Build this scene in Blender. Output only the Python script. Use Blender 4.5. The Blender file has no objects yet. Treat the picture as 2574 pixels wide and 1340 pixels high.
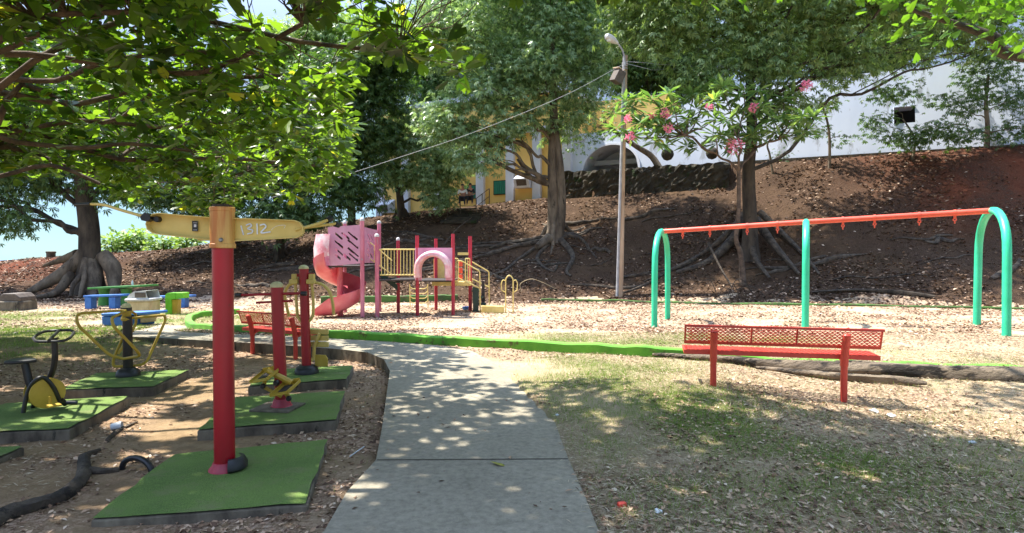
import bpy, math, random
import numpy as np
from mathutils import Vector, Matrix
random.seed(7)
RNG = np.random.default_rng(11)
R = math.radians
C = bpy.context.scene.collection

# ------------------------------------------------------------------ camera, sky, sun, exposure
F_PX, W_PX, H_PX = 1500.0, 2574.0, 1340.0
CAM_H = 1.6
PITCH = math.atan(30.0 / F_PX)
cam = bpy.data.cameras.new('camera'); cam_o = bpy.data.objects.new('camera', cam); C.objects.link(cam_o)
cam.sensor_width = 36.0; cam.lens = 36.0 * F_PX / W_PX
cam.clip_start = 0.05; cam.clip_end = 6000
cam_o.location = (0, 0, CAM_H); cam_o.rotation_euler = (math.pi / 2 - PITCH, 0, 0)
bpy.context.scene.camera = cam_o

SUN = Vector((-0.42, 0.20, 0.885)).normalized()
world = bpy.data.worlds.new('World'); bpy.context.scene.world = world; world.use_nodes = True
nt = world.node_tree
bg = nt.nodes['Background']
sky = nt.nodes.new('ShaderNodeTexSky'); sky.sky_type = 'NISHITA'; sky.sun_disc = False
sky.sun_elevation = math.asin(SUN.z); sky.sun_rotation = math.atan2(SUN.x, SUN.y)
sky.air_density = 0.8; sky.dust_density = 0.1; sky.ozone_density = 2.5
# hazy pale band kept dimmer near the horizon, as in the photograph's exposure
_tc = nt.nodes.new('ShaderNodeTexCoord'); _sx = nt.nodes.new('ShaderNodeSeparateXYZ'); nt.links.new(_tc.outputs['Generated'], _sx.inputs[0])
_mr = nt.nodes.new('ShaderNodeMapRange'); _mr.inputs[1].default_value = 0.25; _mr.inputs[2].default_value = 0.95; _mr.inputs[3].default_value = 0.24; _mr.inputs[4].default_value = 1.75
nt.links.new(_sx.outputs[2], _mr.inputs[0])
_vm = nt.nodes.new('ShaderNodeVectorMath'); _vm.operation = 'SCALE'; nt.links.new(sky.outputs[0], _vm.inputs[0]); nt.links.new(_mr.outputs[0], _vm.inputs['Scale'])
_hs = nt.nodes.new('ShaderNodeHueSaturation'); _hs.inputs['Saturation'].default_value = 0.72; nt.links.new(_vm.outputs[0], _hs.inputs['Color'])
_cr = nt.nodes.new('ShaderNodeValToRGB'); _cr.color_ramp.elements[0].position = 0.0; _cr.color_ramp.elements[0].color = (0.60, 0.86, 1.0, 1); _cr.color_ramp.elements[1].position = 0.22; _cr.color_ramp.elements[1].color = (1, 1, 1, 1)
nt.links.new(_sx.outputs[2], _cr.inputs[0])
_mm = nt.nodes.new('ShaderNodeMix'); _mm.data_type = 'RGBA'; _mm.blend_type = 'MULTIPLY'; _mm.inputs[0].default_value = 1.0
nt.links.new(_hs.outputs[0], _mm.inputs[6]); nt.links.new(_cr.outputs[0], _mm.inputs[7])
nt.links.new(_mm.outputs[2], bg.inputs[0]); bg.inputs[1].default_value = 0.15
sl = bpy.data.lights.new('sun', 'SUN'); sl.energy = 3.2; sl.angle = R(0.8); sl.color = (1.0, 0.95, 0.86)
so = bpy.data.objects.new('sun', sl); C.objects.link(so)
so.rotation_euler = SUN.to_track_quat('Z', 'Y').to_euler()
vs = bpy.context.scene.view_settings
vs.view_transform = 'Standard'; vs.look = 'None'; vs.exposure = 2.05; vs.gamma = 1
cy = bpy.context.scene.cycles
cy.max_bounces = 8; cy.diffuse_bounces = 4; cy.transmission_bounces = 6; cy.transparent_max_bounces = 6

# ------------------------------------------------------------------ measuring helpers
CP, SP = math.cos(PITCH), math.sin(PITCH)
def ray(px, py):
    u = (px - W_PX / 2) / F_PX; w = -(py - H_PX / 2) / F_PX
    return Vector((u, CP + w * SP, -SP + w * CP))
def at(px, py, Y):
    d = ray(px, py); return Vector((0, 0, CAM_H)) + d * (Y / d.y)
def Gz(px, py, z=0.0):
    d = ray(px, py); return Vector((0, 0, CAM_H)) + d * ((z - CAM_H) / d.z)

# ------------------------------------------------------------------ terrain
def sstep(a, b, x):
    t = np.clip((x - a) / (b - a), 0, 1); return t * t * (3 - 2 * t)
_perm = np.random.default_rng(3).random((256, 256))
def vnoise(x, y):
    xi = np.floor(x).astype(int); yi = np.floor(y).astype(int)
    fx = x - xi; fy = y - yi; fx = fx * fx * (3 - 2 * fx); fy = fy * fy * (3 - 2 * fy)
    a = _perm[xi % 256, yi % 256]; b = _perm[(xi + 1) % 256, yi % 256]
    c = _perm[xi % 256, (yi + 1) % 256]; d = _perm[(xi + 1) % 256, (yi + 1) % 256]
    return (a * (1 - fx) + b * fx) * (1 - fy) + (c * (1 - fx) + d * fx) * fy - 0.5
def fbm(x, y, s, o=4):
    r = 0; a = 1.0
    for k in range(o):
        r = r + a * vnoise(x / s + 17.3 * k, y / s + 5.1 * k); s *= 0.5; a *= 0.5
    return r
PL = [(815, 1340), (872, 1240), (945, 1160), (960, 1080), (973, 985), (980, 935), (965, 905), (925, 888), (860, 880), (700, 868), (530, 858), (330, 846)]
PR = [(1505, 1340), (1470, 1250), (1430, 1160), (1395, 1065), (1300, 970), (1240, 912), (1188, 885), (1080, 868), (990, 861), (830, 852), (640, 840), (470, 826), (440, 812), (500, 792)]
PLw = [Gz(*p)[:2] for p in PL]; PRw = [Gz(*p)[:2] for p in PR]
def ext(p, q): return (p[0] + (p[0] - q[0]) * 1.2, p[1] + (p[1] - q[1]) * 1.2)
PLw[0:0] = [(PLw[0][0] - 0.75, 1.0)]; PRw[0:0] = [(PRw[0][0] + 0.05, 1.0)]
def seg_dist(x, y, poly):
    best = np.full(np.shape(x), 1e9)
    for (ax, ay), (bx, by) in zip(poly[:-1], poly[1:]):
        dx, dy = bx - ax, by - ay; t = np.clip(((x - ax) * dx + (y - ay) * dy) / (dx * dx + dy * dy + 1e-9), 0, 1)
        best = np.minimum(best, np.hypot(x - ax - t * dx, y - ay - t * dy))
    return best
PEND = Gz(370, 800)[:2]
path_poly = PLw + [tuple(Gz(300, 832)[:2]), tuple(PEND), tuple(Gz(400, 790)[:2])] + PRw[::-1]
def inside(x, y, poly):
    r = np.zeros(np.shape(x), bool); n = len(poly)
    for i in range(n):
        ax, ay = poly[i]; bx, by = poly[(i + 1) % n]
        if ay == by: continue
        c = ((ay > y) != (by > y)) & (x < (bx - ax) * (y - ay) / (by - ay) + ax)
        r ^= c
    return r
gym_poly = PLw + [(PLw[-1][0] - 3, PLw[-1][1] - 0.6), (-14, 9), (-14, 1)]
FX = [-60, -8, 4.3, 15.8, 24, 60]; FY = [25.5, 24.8, 23.7, 18.4, 16, 12]
CX = [-60, -31, -20, -8.3, -2.6, 2.0, 3.0, 11.3, 12.4, 23.2, 35, 60]
CY = [36, 36, 36, 36, 36, 35.7, 35.17, 31.35, 31.0, 26.0, 21.0, 15]
CZ = [0.6, 1.24, 1.96, 3.88, 4.5, 5.0, 4.9, 5.1, 6.3, 6.42, 6.4, 6.4]
def flat_z(x, y):
    return -0.3 * sstep(11, 16, y) * (1 - 0.8 * sstep(4, 11, x))
def gz(x, y, rough=True):
    x = np.asarray(x, float); y = np.asarray(y, float)
    z = flat_z(x, y)
    ins = inside(x, y, gym_poly); dl = seg_dist(x, y, PLw)
    dip = np.where(ins, 1.0, 0) * sstep(4.2, 5.2, y) * (1 - 0.85*sstep(10.2, 12.5, y)) * (1 - 0.9 * sstep(6.0, 9.0, -x))
    dip = np.where(ins, np.maximum(dip, 0.35), 0)
    z = z - 0.13 * dip * (0.68 + 0.6 * sstep(7.8, 9.8, y))
    z = z - 0.09 * (x - 3.0) * np.exp(-((x - 3.0) ** 2 / 4 + (y - 6.8) ** 2 / 3))
    inp = inside(x, y, path_poly); z = z - np.where(inp, 0.19 * sstep(0, .14, seg_dist(x, y, PRw)), 0)
    yf = np.interp(x, FX, FY); yc = np.interp(x, CX, CY); zc = np.interp(x, CX, CZ)
    t = (y - yf) / (yc - yf); tt = np.clip(t, 0, 1)
    prof = tt * 0.88 + 0.12 * tt * tt * (3 - 2 * tt) - 0.10 * np.sin(np.pi * tt) * (1 - tt)
    h = z + (zc - z) * prof
    amp = np.clip(t * 3, 0, 1) * (1 - sstep(0.75, 1.0, t))
    h = h + np.where(rough, 0.42, 0) * amp * fbm(x, y, 2.6, 5)
    top = np.where((x > 3.0) & (x < 12.2), 6.35, zc)
    h = np.where((t > 1) & (y > yc + 0.22), top, h)
    # the land falls to the sea behind the left part of the crest
    fall = sstep(0, 1, (y - yc - 5) / 45.0) * sstep(-11, -17, x)
    h = h - 34 * fall
    if rough:
        near = (1 - sstep(0.0, 0.1, t))
        h = h + near * (0.035 * fbm(x, y, 1.7, 3) + 0.02 * fbm(x + 9, y, 0.3, 3)) * sstep(0.0, 0.4, np.minimum(seg_dist(x, y, PRw), dl))
    return h
def G(px, py, lift=0.0):
    d = ray(px, py); o = Vector((0, 0, CAM_H))
    ys = np.concatenate([np.arange(2.5, 24, 0.02), np.arange(24, 60, 0.04)])
    ts = ys / d.y
    zs = CAM_H + d.z * ts; xs = d.x * ts
    g = gz(xs, ys, rough=False) + lift
    k = np.nonzero(zs <= g)[0]
    k = k[0] if len(k) else len(ys) - 1
    return Vector((xs[k], ys[k], float(g[k])))
def gnd(x, y, rough=True): return float(gz(np.array([x]), np.array([y]), rough)[0])

# ------------------------------------------------------------------ object helpers
def tag(o, label=None, cat=None, group=None, kind=None):
    if label: o['label'] = label
    if cat: o['category'] = cat
    if group: o['group'] = group
    if kind: o['kind'] = kind
    return o
def empty(name, loc, label, cat, group=None):
    o = bpy.data.objects.new(name, None); C.objects.link(o); o.location = loc; o.empty_display_size = 0.2
    return tag(o, label, cat, group)
def wloc(o):
    v = Vector((0, 0, 0))
    while o is not None: v += Vector(o.location); o = o.parent
    return v
def perp(t):
    a = Vector((0, 0, 1)) if abs(t.z) < 0.9 else Vector((1, 0, 0))
    return t.cross(a).normalized()
def smooth_path(pts, n=6):
    P = [Vector(p) for p in pts]
    if len(P) < 3: return P
    out = []
    for i in range(len(P) - 1):
        p0 = P[max(i - 1, 0)]; p1 = P[i]; p2 = P[i + 1]; p3 = P[min(i + 2, len(P) - 1)]
        for k in range(n):
            t = k / n
            out.append(0.5 * ((2 * p1) + (p2 - p0) * t + (2 * p0 - 5 * p1 + 4 * p2 - p3) * t * t + (3 * p1 - p0 - 3 * p2 + p3) * t ** 3))
    out.append(P[-1]); return out
def bend_path(pts, r=0.08, n=5):
    """polyline with rounded corners, like bent pipe"""
    P = [Vector(p) for p in pts]; out = [P[0]]
    for a, b, c in zip(P[:-2], P[1:-1], P[2:]):
        d1 = (a - b); d2 = (c - b); rr = min(r, d1.length * 0.48, d2.length * 0.48)
        p = b + d1.normalized() * rr; q = b + d2.normalized() * rr
        for k in range(n + 1):
            t = k / n; out.append((1 - t) ** 2 * p + 2 * t * (1 - t) * b + t * t * q)
    out.append(P[-1]); return out
class MB:
    def __init__(s): s.v = []; s.f = []
    def add(s, vs_, fs):
        b = len(s.v); s.v += [tuple(v) for v in vs_]; s.f += [tuple(i + b for i in f) for f in fs]; return s
    def box(s, c, size, rz=0.0, M=None):
        hx, hy, hz = [q / 2 for q in size]; c = Vector(c)
        m = M if M is not None else Matrix.Rotation(rz, 3, 'Z')
        P = [c + m @ Vector((x, y, z)) for z in (-hz, hz) for x, y in ((-hx, -hy), (hx, -hy), (hx, hy), (-hx, hy))]
        return s.add(P, [(3, 2, 1, 0), (4, 5, 6, 7), (0, 1, 5, 4), (1, 2, 6, 5), (2, 3, 7, 6), (3, 0, 4, 7)])
    def prism(s, pts, off):
        """flat outline pts extruded by vector off"""
        n = len(pts); off = Vector(off); P = [Vector(p) for p in pts]
        F = [tuple(range(n))[::-1], tuple(range(n, 2 * n))]
        F += [(i, (i + 1) % n, (i + 1) % n + n, i + n) for i in range(n)]
        return s.add(P + [p + off for p in P], F)
    def tube(s, pts, r, seg=10, cap=True, wob=0.0, rnd=None, squash=None):
        P = [Vector(p) for p in pts]; n = len(P)
        rr = r if isinstance(r, (list, tuple)) else [r] * n
        if len(rr) != n:
            rr = list(np.interp(np.linspace(0, 1, n), np.linspace(0, 1, len(rr)), rr))
        V = []; a = None
        for i in range(n):
            t = (P[min(i + 1, n - 1)] - P[max(i - 1, 0)])
            t = t.normalized() if t.length > 1e-9 else Vector((0, 0, 1))
            if a is None: a = perp(t)
            a = (a - t * a.dot(t)); a = a.normalized() if a.length > 1e-6 else perp(t)
            b = t.cross(a)
            for k in range(seg):
                th = 2 * math.pi * k / seg
                q = rr[i] * (1 + (wob * (math.sin(th * 3 + i * 0.35) * 0.5 + math.sin(th * 5 - i * 0.22 + 1) * 0.35 + (random.random() - .5) * 0.5) if wob else 0))
                o = (a * math.cos(th) + b * math.sin(th)) * q
                if squash: o.z *= squash
                V.append(P[i] + o)
        Fc = []
        for i in range(n - 1):
            for k in range(seg):
                k2 = (k + 1) % seg
                Fc.append((i * seg + k, i * seg + k2, (i + 1) * seg + k2, (i + 1) * seg + k))
        if cap:
            Fc.append(tuple(range(seg))[::-1]); Fc.append(tuple((n - 1) * seg + k for k in range(seg)))
        return s.add(V, Fc)
    def lathe(s, prof, base, axis=(0, 0, 1), seg=16):
        base = Vector(base); ax = Vector(axis).normalized()
        pts = [base + ax * h for _, h in prof]
        # explicit frames so that equal heights are allowed
        a = perp(ax); b = ax.cross(a); V = []
        for (r_, h), p in zip(prof, pts):
            for k in range(seg):
                th = 2 * math.pi * k / seg
                V.append(p + (a * math.cos(th) + b * math.sin(th)) * max(r_, 1e-4))
        Fc = []
        for i in range(len(prof) - 1):
            for k in range(seg):
                k2 = (k + 1) % seg
                Fc.append((i * seg + k, i * seg + k2, (i + 1) * seg + k2, (i + 1) * seg + k))
        Fc.append(tuple(range(seg))[::-1]); Fc.append(tuple((len(prof) - 1) * seg + k for k in range(seg)))
        return s.add(V, Fc)
    def build(s, name, m, parent=None, smooth=True, ang=35, bevel=0.0):
        off = wloc(parent) if parent is not None else Vector((0, 0, 0))
        me = bpy.data.meshes.new(name)
        me.from_pydata([(v[0] - off.x, v[1] - off.y, v[2] - off.z) for v in s.v], [], s.f); me.update()
        if m is not None: me.materials.append(m)
        if smooth:
            me.polygons.foreach_set('use_smooth', [True] * len(me.polygons)); me.set_sharp_from_angle(angle=R(ang))
        o = bpy.data.objects.new(name, me); C.objects.link(o)
        if parent is not None: o.parent = parent
        if bevel > 0:
            bv = o.modifiers.new('bevel', 'BEVEL'); bv.width = bevel; bv.segments = 2; bv.limit_method = 'ANGLE'
        return o
def np_mesh(name, V, Q, mats, parent=None, smooth=False, attrs=None):
    off = np.array(wloc(parent)) if parent is not None else np.zeros(3)
    V = np.asarray(V, np.float32) - off.astype(np.float32); Q = np.asarray(Q, np.int32)
    me = bpy.data.meshes.new(name); k = Q.shape[1]
    me.vertices.add(len(V)); me.vertices.foreach_set('co', V.ravel())
    me.loops.add(Q.size); me.loops.foreach_set('vertex_index', Q.ravel())
    me.polygons.add(len(Q)); me.polygons.foreach_set('loop_start', np.arange(0, Q.size, k, dtype=np.int32))
    if smooth: me.polygons.foreach_set('use_smooth', np.ones(len(Q), bool))
    me.update(calc_edges=True); me.validate()
    for nm, dat in (attrs or {}).items():
        at_ = me.attributes.new(nm, 'FLOAT', 'POINT'); at_.data.foreach_set('value', np.asarray(dat, np.float32))
    me.materials.append(mats)
    o = bpy.data.objects.new(name, me); C.objects.link(o)
    if parent is not None: o.parent = parent
    return o

# ------------------------------------------------------------------ materials
def lin(c):
    return tuple(((x / 255) / 12.92 if x <= 10 else ((x / 255 + 0.055) / 1.055) ** 2.4) for x in c) + (1.0,)
def newmat(name):
    m = bpy.data.materials.new(name); m.use_nodes = True
    return m, m.node_tree, m.node_tree.nodes['Principled BSDF']
def noise_n(nt, vec, scale, detail=6, rough=0.6, dist=0.0):
    n = nt.nodes.new('ShaderNodeTexNoise'); n.inputs['Scale'].default_value = scale
    n.inputs['Detail'].default_value = detail; n.inputs['Roughness'].default_value = rough; n.inputs['Distortion'].default_value = dist
    nt.links.new(vec, n.inputs['Vector']); return n
def ramp_n(nt, fac, stops):
    r = nt.nodes.new('ShaderNodeValToRGB'); e = r.color_ramp.elements
    while len(e) < len(stops): e.new(0.5)
    for k, (p, c) in enumerate(stops):
        e[k].position = p; e[k].color = c if len(c) == 4 else (*c, 1)
    nt.links.new(fac, r.inputs[0]); return r
def mix_n(nt, fac, a, b, blend='MIX'):
    m = nt.nodes.new('ShaderNodeMix'); m.data_type = 'RGBA'; m.blend_type = blend
    for sock, v in ((m.inputs[0], fac), (m.inputs[6], a), (m.inputs[7], b)):
        if hasattr(v, 'is_linked') or hasattr(v, 'links'): nt.links.new(v, sock)
        else: sock.default_value = v
    return m.outputs[2]
def math_n(nt, op, a, b=0.0, clamp=False):
    m = nt.nodes.new('ShaderNodeMath'); m.operation = op; m.use_clamp = clamp
    for sock, v in ((m.inputs[0], a), (m.inputs[1], b)):
        if hasattr(v, 'links'): nt.links.new(v, sock)
        else: sock.default_value = v
    return m.outputs[0]
def bump_n(nt, h, strength, dist, bsdf):
    b = nt.nodes.new('ShaderNodeBump'); b.inputs['Strength'].default_value = strength; b.inputs['Distance'].default_value = dist
    nt.links.new(h, b.inputs['Height']); nt.links.new(b.outputs[0], bsdf.inputs['Normal'])
def surf(name, c1, c2, scale=6.0, rough=0.5, bump=0.2, bd=0.01, spot=None, spot_amt=0.62, spot_scale=14, stretch=(1, 1, 1), contrast=(0.35, 0.65), metal=0.0, coat=0.0):
    """two-tone weathered surface with a third colour of chips, rust or dirt"""
    m, nt, b = newmat(name)
    tc = nt.nodes.new('ShaderNodeTexCoord'); mp = nt.nodes.new('ShaderNodeMapping'); mp.inputs['Scale'].default_value = stretch
    nt.links.new(tc.outputs['Object'], mp.inputs[0]); vec = mp.outputs[0]
    n = noise_n(nt, vec, scale)
    col = ramp_n(nt, n.outputs[0], [(contrast[0], c1), (contrast[1], c2)]).outputs[0]
    if spot is not None:
        n2 = noise_n(nt, vec, spot_scale, 8, 0.7)
        f = ramp_n(nt, n2.outputs[0], [(spot_amt, (0, 0, 0, 1)), (spot_amt + 0.05, (1, 1, 1, 1))])
        col = mix_n(nt, f.outputs[0], col, spot)
    nt.links.new(col, b.inputs['Base Color']); b.inputs['Roughness'].default_value = rough
    b.inputs['Metallic'].default_value = metal
    if coat: b.inputs['Coat Weight'].default_value = coat; b.inputs['Coat Roughness'].default_value = 0.25
    if bump > 0:
        n3 = noise_n(nt, vec, scale * 6, 8, 0.65); bump_n(nt, n3.outputs[0], bump, bd, b)
    return m
def leafmat(name, c1, c2, c3=None, trans=0.35, rough=0.45, tcol=None):
    m, nt, b = newmat(name)
    g = nt.nodes.new('ShaderNodeNewGeometry')
    stops = [(0.0, c1), (0.75, c2)] + ([(0.97, c2), (1.0, c3)] if c3 else [])
    col = ramp_n(nt, g.outputs['Random Per Island'], stops).outputs[0]
    nt.links.new(col, b.inputs['Base Color']); b.inputs['Roughness'].default_value = rough
    b.inputs['Specular IOR Level'].default_value = 0.35
    tr = nt.nodes.new('ShaderNodeBsdfTranslucent')
    tc = mix_n(nt, 1.0, col, tcol or (1.5, 1.9, 0.5, 1), 'MULTIPLY'); nt.links.new(tc, tr.inputs[0])
    mx = nt.nodes.new('ShaderNodeMixShader'); mx.inputs[0].default_value = trans
    nt.links.new(b.outputs[0], mx.inputs[1]); nt.links.new(tr.outputs[0], mx.inputs[2])
    nt.links.new(mx.outputs[0], nt.nodes['Material Output'].inputs[0])
    return m
M = {}
M['red'] = surf('red_paint', lin((168, 4, 28)), lin((134, 4, 22)), 3, 0.42, 0.05, 0.003, lin((88, 44, 42)), 0.66, 16, (1, 1, 0.3), coat=0.08)
M['yellow'] = surf('yellow_paint', lin((214, 190, 110)), lin((196, 170, 84)), 3, 0.45, 0.05, 0.003, lin((110, 62, 30)), 0.69, 12)
M['yellow_dark'] = surf('deep_yellow_paint', lin((190, 160, 60)), lin((170, 140, 40)), 4, 0.45, 0.05, 0.003, lin((70, 50, 30)), 0.66, 14)
M['rust_sleeve'] = surf('rust_streaked_yellow_paint', lin((208, 172, 96)), lin((180, 112, 52)), 14, 0.5, 0.08, 0.003, lin((120, 55, 25)), 0.66, 10, (1, 1, 0.08), (0.4, 0.62))
M['cream_cap'] = surf('cream_plastic', lin((205, 198, 150)), lin((180, 170, 120)), 8, 0.5, 0.05, 0.003)
M['black'] = surf('black_rubber', lin((22, 22, 24)), lin((38, 38, 40)), 10, 0.42, 0.1, 0.003)
M['black_metal'] = surf('black_painted_metal', lin((16, 16, 18)), lin((30, 30, 32)), 6, 0.35, 0.05, 0.003, lin((70, 62, 50)), 0.7, 20)
M['white_paint'] = surf('white_brush_paint', lin((215, 222, 224)), lin((190, 196, 196)), 60, 0.6, 0.0)
M['steel'] = surf('bolt_steel', lin((150, 150, 150)), lin((110, 105, 100)), 30, 0.35, 0.0, metal=0.8)
M['pad_side'] = surf('weathered_pad_concrete', lin((128, 118, 100)), lin((70, 62, 52)), 5, 0.95, 0.7, 0.015, lin((40, 38, 30)), 0.6, 7, (1, 1, 0.4))
M['coral'] = surf('coral_red_paint', lin((210, 80, 64)), lin((190, 58, 50)), 4, 0.42, 0.05, 0.003, lin((120, 50, 40)), 0.72, 20)
M['beam'] = surf('orange_red_paint', lin((226, 92, 66)), lin((206, 76, 56)), 2, 0.42, 0.04, 0.003, lin((150, 70, 55)), 0.74, 18)
M['teal'] = surf('sea_green_paint', lin((58, 196, 150)), lin((44, 180, 134)), 2, 0.38, 0.03, 0.003, lin((40, 90, 70)), 0.75, 14)
M['curb'] = surf('lime_green_painted_concrete', lin((110, 176, 56)), lin((84, 148, 44)), 2.2, 0.8, 0.5, 0.015, lin((92, 96, 50)), 0.56, 4)
M['curb_dark'] = surf('faded_green_painted_concrete', lin((78, 118, 48)), lin((58, 78, 40)), 2.2, 0.85, 0.5, 0.015, lin((92, 84, 60)), 0.55, 5)
M['lime'] = surf('lime_paint', lin((120, 200, 50)), lin((100, 180, 40)), 5, 0.6, 0.2, 0.006, lin((90, 90, 50)), 0.66, 8)
M['table_green'] = surf('table_green_paint', lin((70, 140, 62)), lin((50, 115, 48)), 5, 0.6, 0.2, 0.006, lin((60, 70, 50)), 0.66, 8)
M['blue'] = surf('blue_paint', lin((64, 120, 190)), lin((46, 98, 168)), 5, 0.6, 0.2, 0.006, lin((70, 70, 80)), 0.68, 8)
M['pink'] = surf('sun_faded_pink_plastic', lin((206, 152, 176)), lin((192, 134, 160)), 3, 0.5, 0.05, 0.003, lin((150, 110, 140)), 0.68, 9)
M['pink_post'] = surf('sun_faded_pink_paint', lin((205, 130, 150)), lin((180, 90, 110)), 3, 0.5, 0.05, 0.003, lin((150, 140, 150)), 0.6, 6, (1, 1, .3))
M['slide'] = surf('faded_red_slide_plastic', lin((220, 122, 132)), lin((206, 74, 92)), 1.6, 0.3, 0.03, 0.003, coat=0.3)
M['slide_pale'] = surf('bleached_pink_plastic', lin((234, 200, 200)), lin((216, 130, 142)), 3.5, 0.4, 0.03, 0.003, lin((230, 220, 215)), 0.6, 6)
M['redpost'] = surf('worn_red_post_paint', lin((190, 44, 66)), lin((150, 40, 56)), 4, 0.45, 0.05, 0.003, lin((170, 120, 130)), 0.66, 8, (1, 1, 0.4))
M['pale_yellow'] = surf('pale_yellow_paint', lin((224, 204, 130)), lin((206, 180, 100)), 4, 0.5, 0.05, 0.003, lin((150, 110, 80)), 0.7, 14)
M['cream'] = surf('cream_concrete', lin((206, 186, 146)), lin((180, 156, 116)), 5, 0.85, 0.3, 0.01, lin((110, 90, 70)), 0.64, 6, (1, 1, .4))
M['grey_lid'] = surf('pale_grey_plastic', lin((206, 204, 200)), lin((170, 168, 164)), 5, 0.5, 0.05, 0.004)
M['darkdeck'] = surf('dark_coated_steel', lin((40, 36, 36)), lin((60, 52, 50)), 9, 0.6, 0.1, 0.004)
M['darkgreen'] = surf('dark_green_plastic', lin((36, 62, 50)), lin((26, 46, 40)), 6, 0.5, 0.05, 0.004)
M['wallyellow'] = surf('ochre_stucco', lin((238, 200, 120)), lin((226, 184, 104)), 0.7, 0.95, 0.2, 0.02, lin((170, 140, 96)), 0.66, 1.2)
M['wallwhite'] = surf('whitewashed_masonry', lin((208, 214, 226)), lin((190, 198, 214)), 0.25, 0.95, 0.25, 0.03, lin((160, 164, 172)), 0.57, 0.9, (1, 1, .25))
M['trimwhite'] = surf('white_stucco_trim', lin((214, 216, 226)), lin((196, 198, 208)), 1.0, 0.9, 0.15, 0.01)
M['doorgreen'] = surf('green_door_paint', lin((30, 120, 92)), lin((20, 96, 74)), 2, 0.6, 0.15, 0.01, stretch=(9, 9, .2))
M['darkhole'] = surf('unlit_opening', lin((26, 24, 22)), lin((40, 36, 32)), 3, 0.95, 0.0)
M['stone'] = surf('mossy_rubble_stone', lin((84, 76, 62)), lin((30, 28, 22)), 2.0, 0.95, 1.0, 0.12, lin((44, 58, 26)), 0.58, 1.6, contrast=(.3, .7))
M['bark'] = surf('grey_brown_bark', lin((126, 112, 94)), lin((70, 60, 50)), 3.0, 0.95, 0.9, 0.04, lin((48, 44, 36)), 0.6, 4, (1, 1, .3))
M['bark_dark'] = surf('dark_bark', lin((84, 74, 62)), lin((44, 38, 32)), 3.0, 0.95, 0.9, 0.04, lin((30, 28, 24)), 0.6, 4, (1, 1, .3))
M['bark_warm'] = surf('warm_peeling_bark', lin((112, 94, 78)), lin((66, 55, 46)), 5.0, 0.95, 0.9, 0.02, lin((60, 50, 44)), 0.58, 8)
M['root'] = surf('weathered_root_bark', lin((98, 86, 72)), lin((48, 41, 35)), 5.0, 0.95, 1.0, 0.03, lin((40, 34, 28)), 0.56, 8)
M['log'] = surf('dry_log_bark', lin((140, 124, 104)), lin((84, 72, 60)), 3.5, 0.95, 1.0, 0.05, lin((42, 36, 30)), 0.52, 4, (.35, 1, 1))
M['polewood'] = surf('weathered_pole_wood', lin((196, 172, 146)), lin((160, 132, 108)), 8, 0.9, 0.4, 0.01, lin((90, 70, 54)), 0.62, 8, (1, 1, .08))
M['polegrey'] = surf('grey_conduit', lin((170, 170, 172)), lin((140, 140, 142)), 3, 0.6, 0.1, 0.003)
M['boxbrown'] = surf('dusty_box_metal', lin((96, 84, 74)), lin((70, 60, 54)), 8, 0.6, 0.1, 0.004)
M['flower'] = leafmat('pink_petals', lin((236, 120, 156)), lin((244, 160, 186)), None, 0.3, 0.6, (1.1, .9, .9, 1))
M['skin'] = surf('skin', lin((170, 120, 96)), lin((150, 104, 82)), 20, 0.6, 0.0)
M['shirt'] = surf('white_cotton', lin((220, 220, 218)), lin((200, 200, 200)), 20, 0.8, 0.0)
M['darkcloth'] = surf('dark_cloth', lin((30, 30, 36)), lin((44, 44, 50)), 20, 0.85, 0.0)
M['plastic_clear'] = surf('milky_plastic', lin((220, 224, 224)), lin((196, 200, 204)), 20, 0.25, 0.0)

# leaves
M['lf_almond'] = leafmat('almond_leaf', lin((34, 60, 22)), lin((88, 118, 44)), lin((150, 150, 60)), 0.50, 0.33, (2.7, 2.5, 0.8, 1))
M['lf_kapok'] = leafmat('grey_green_leaf', lin((88, 114, 74)), lin((150, 172, 126)), None, 0.36, 0.36, (1.5, 1.6, .8, 1))
M['lf_dark'] = leafmat('dark_leaf', lin((46, 70, 36)), lin((88, 112, 62)), None, 0.32, 0.42, (1.5, 1.7, .7, 1))
M['lf_mid'] = leafmat('mid_green_leaf', lin((74, 98, 56)), lin((134, 154, 98)), None, 0.34, 0.38, (1.5, 1.6, .65, 1))
M['lf_light'] = leafmat('light_green_leaf', lin((104, 130, 72)), lin((156, 174, 108)), None, 0.4, 0.45, (1.4, 1.6, .6, 1))
M['lf_plumeria'] = leafmat('frangipani_leaf', lin((84, 118, 72)), lin((142, 168, 118)), lin((196, 180, 90)), 0.32, 0.35, (1.5, 1.7, .5, 1))
M['lf_heart'] = leafmat('heart_shaped_leaf', lin((54, 90, 30)), lin((90, 126, 44)), None, 0.45, 0.35, (2.2, 2.2, .6, 1))

# turf pads
m, nt, b = newmat('green_artificial_turf'); M['turf'] = m
tc = nt.nodes.new('ShaderNodeTexCoord')
n1 = noise_n(nt, tc.outputs['Object'], 1.6, 5); n2 = noise_n(nt, tc.outputs['Object'], 160, 3, .7)
c = ramp_n(nt, n1.outputs[0], [(.3, lin((94, 122, 54))), (.7, lin((122, 150, 70)))]).outputs[0]
c = mix_n(nt, ramp_n(nt, n2.outputs[0], [(.35, (0.45, .45, .45, 1)), (.7, (1.25, 1.25, 1.25, 1))]).outputs[0], (0, 0, 0, 1), c)
n3 = noise_n(nt, tc.outputs['Object'], 5, 8, .7)
c = mix_n(nt, ramp_n(nt, n3.outputs[0], [(.52, (0, 0, 0, 1)), (.72, (.65, .65, .65, 1))]).outputs[0], c, lin((122, 118, 84)))
nt.links.new(c, b.inputs['Base Color']); b.inputs['Roughness'].default_value = .95; bump_n(nt, n2.outputs[0], .8, .01, b)

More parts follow.
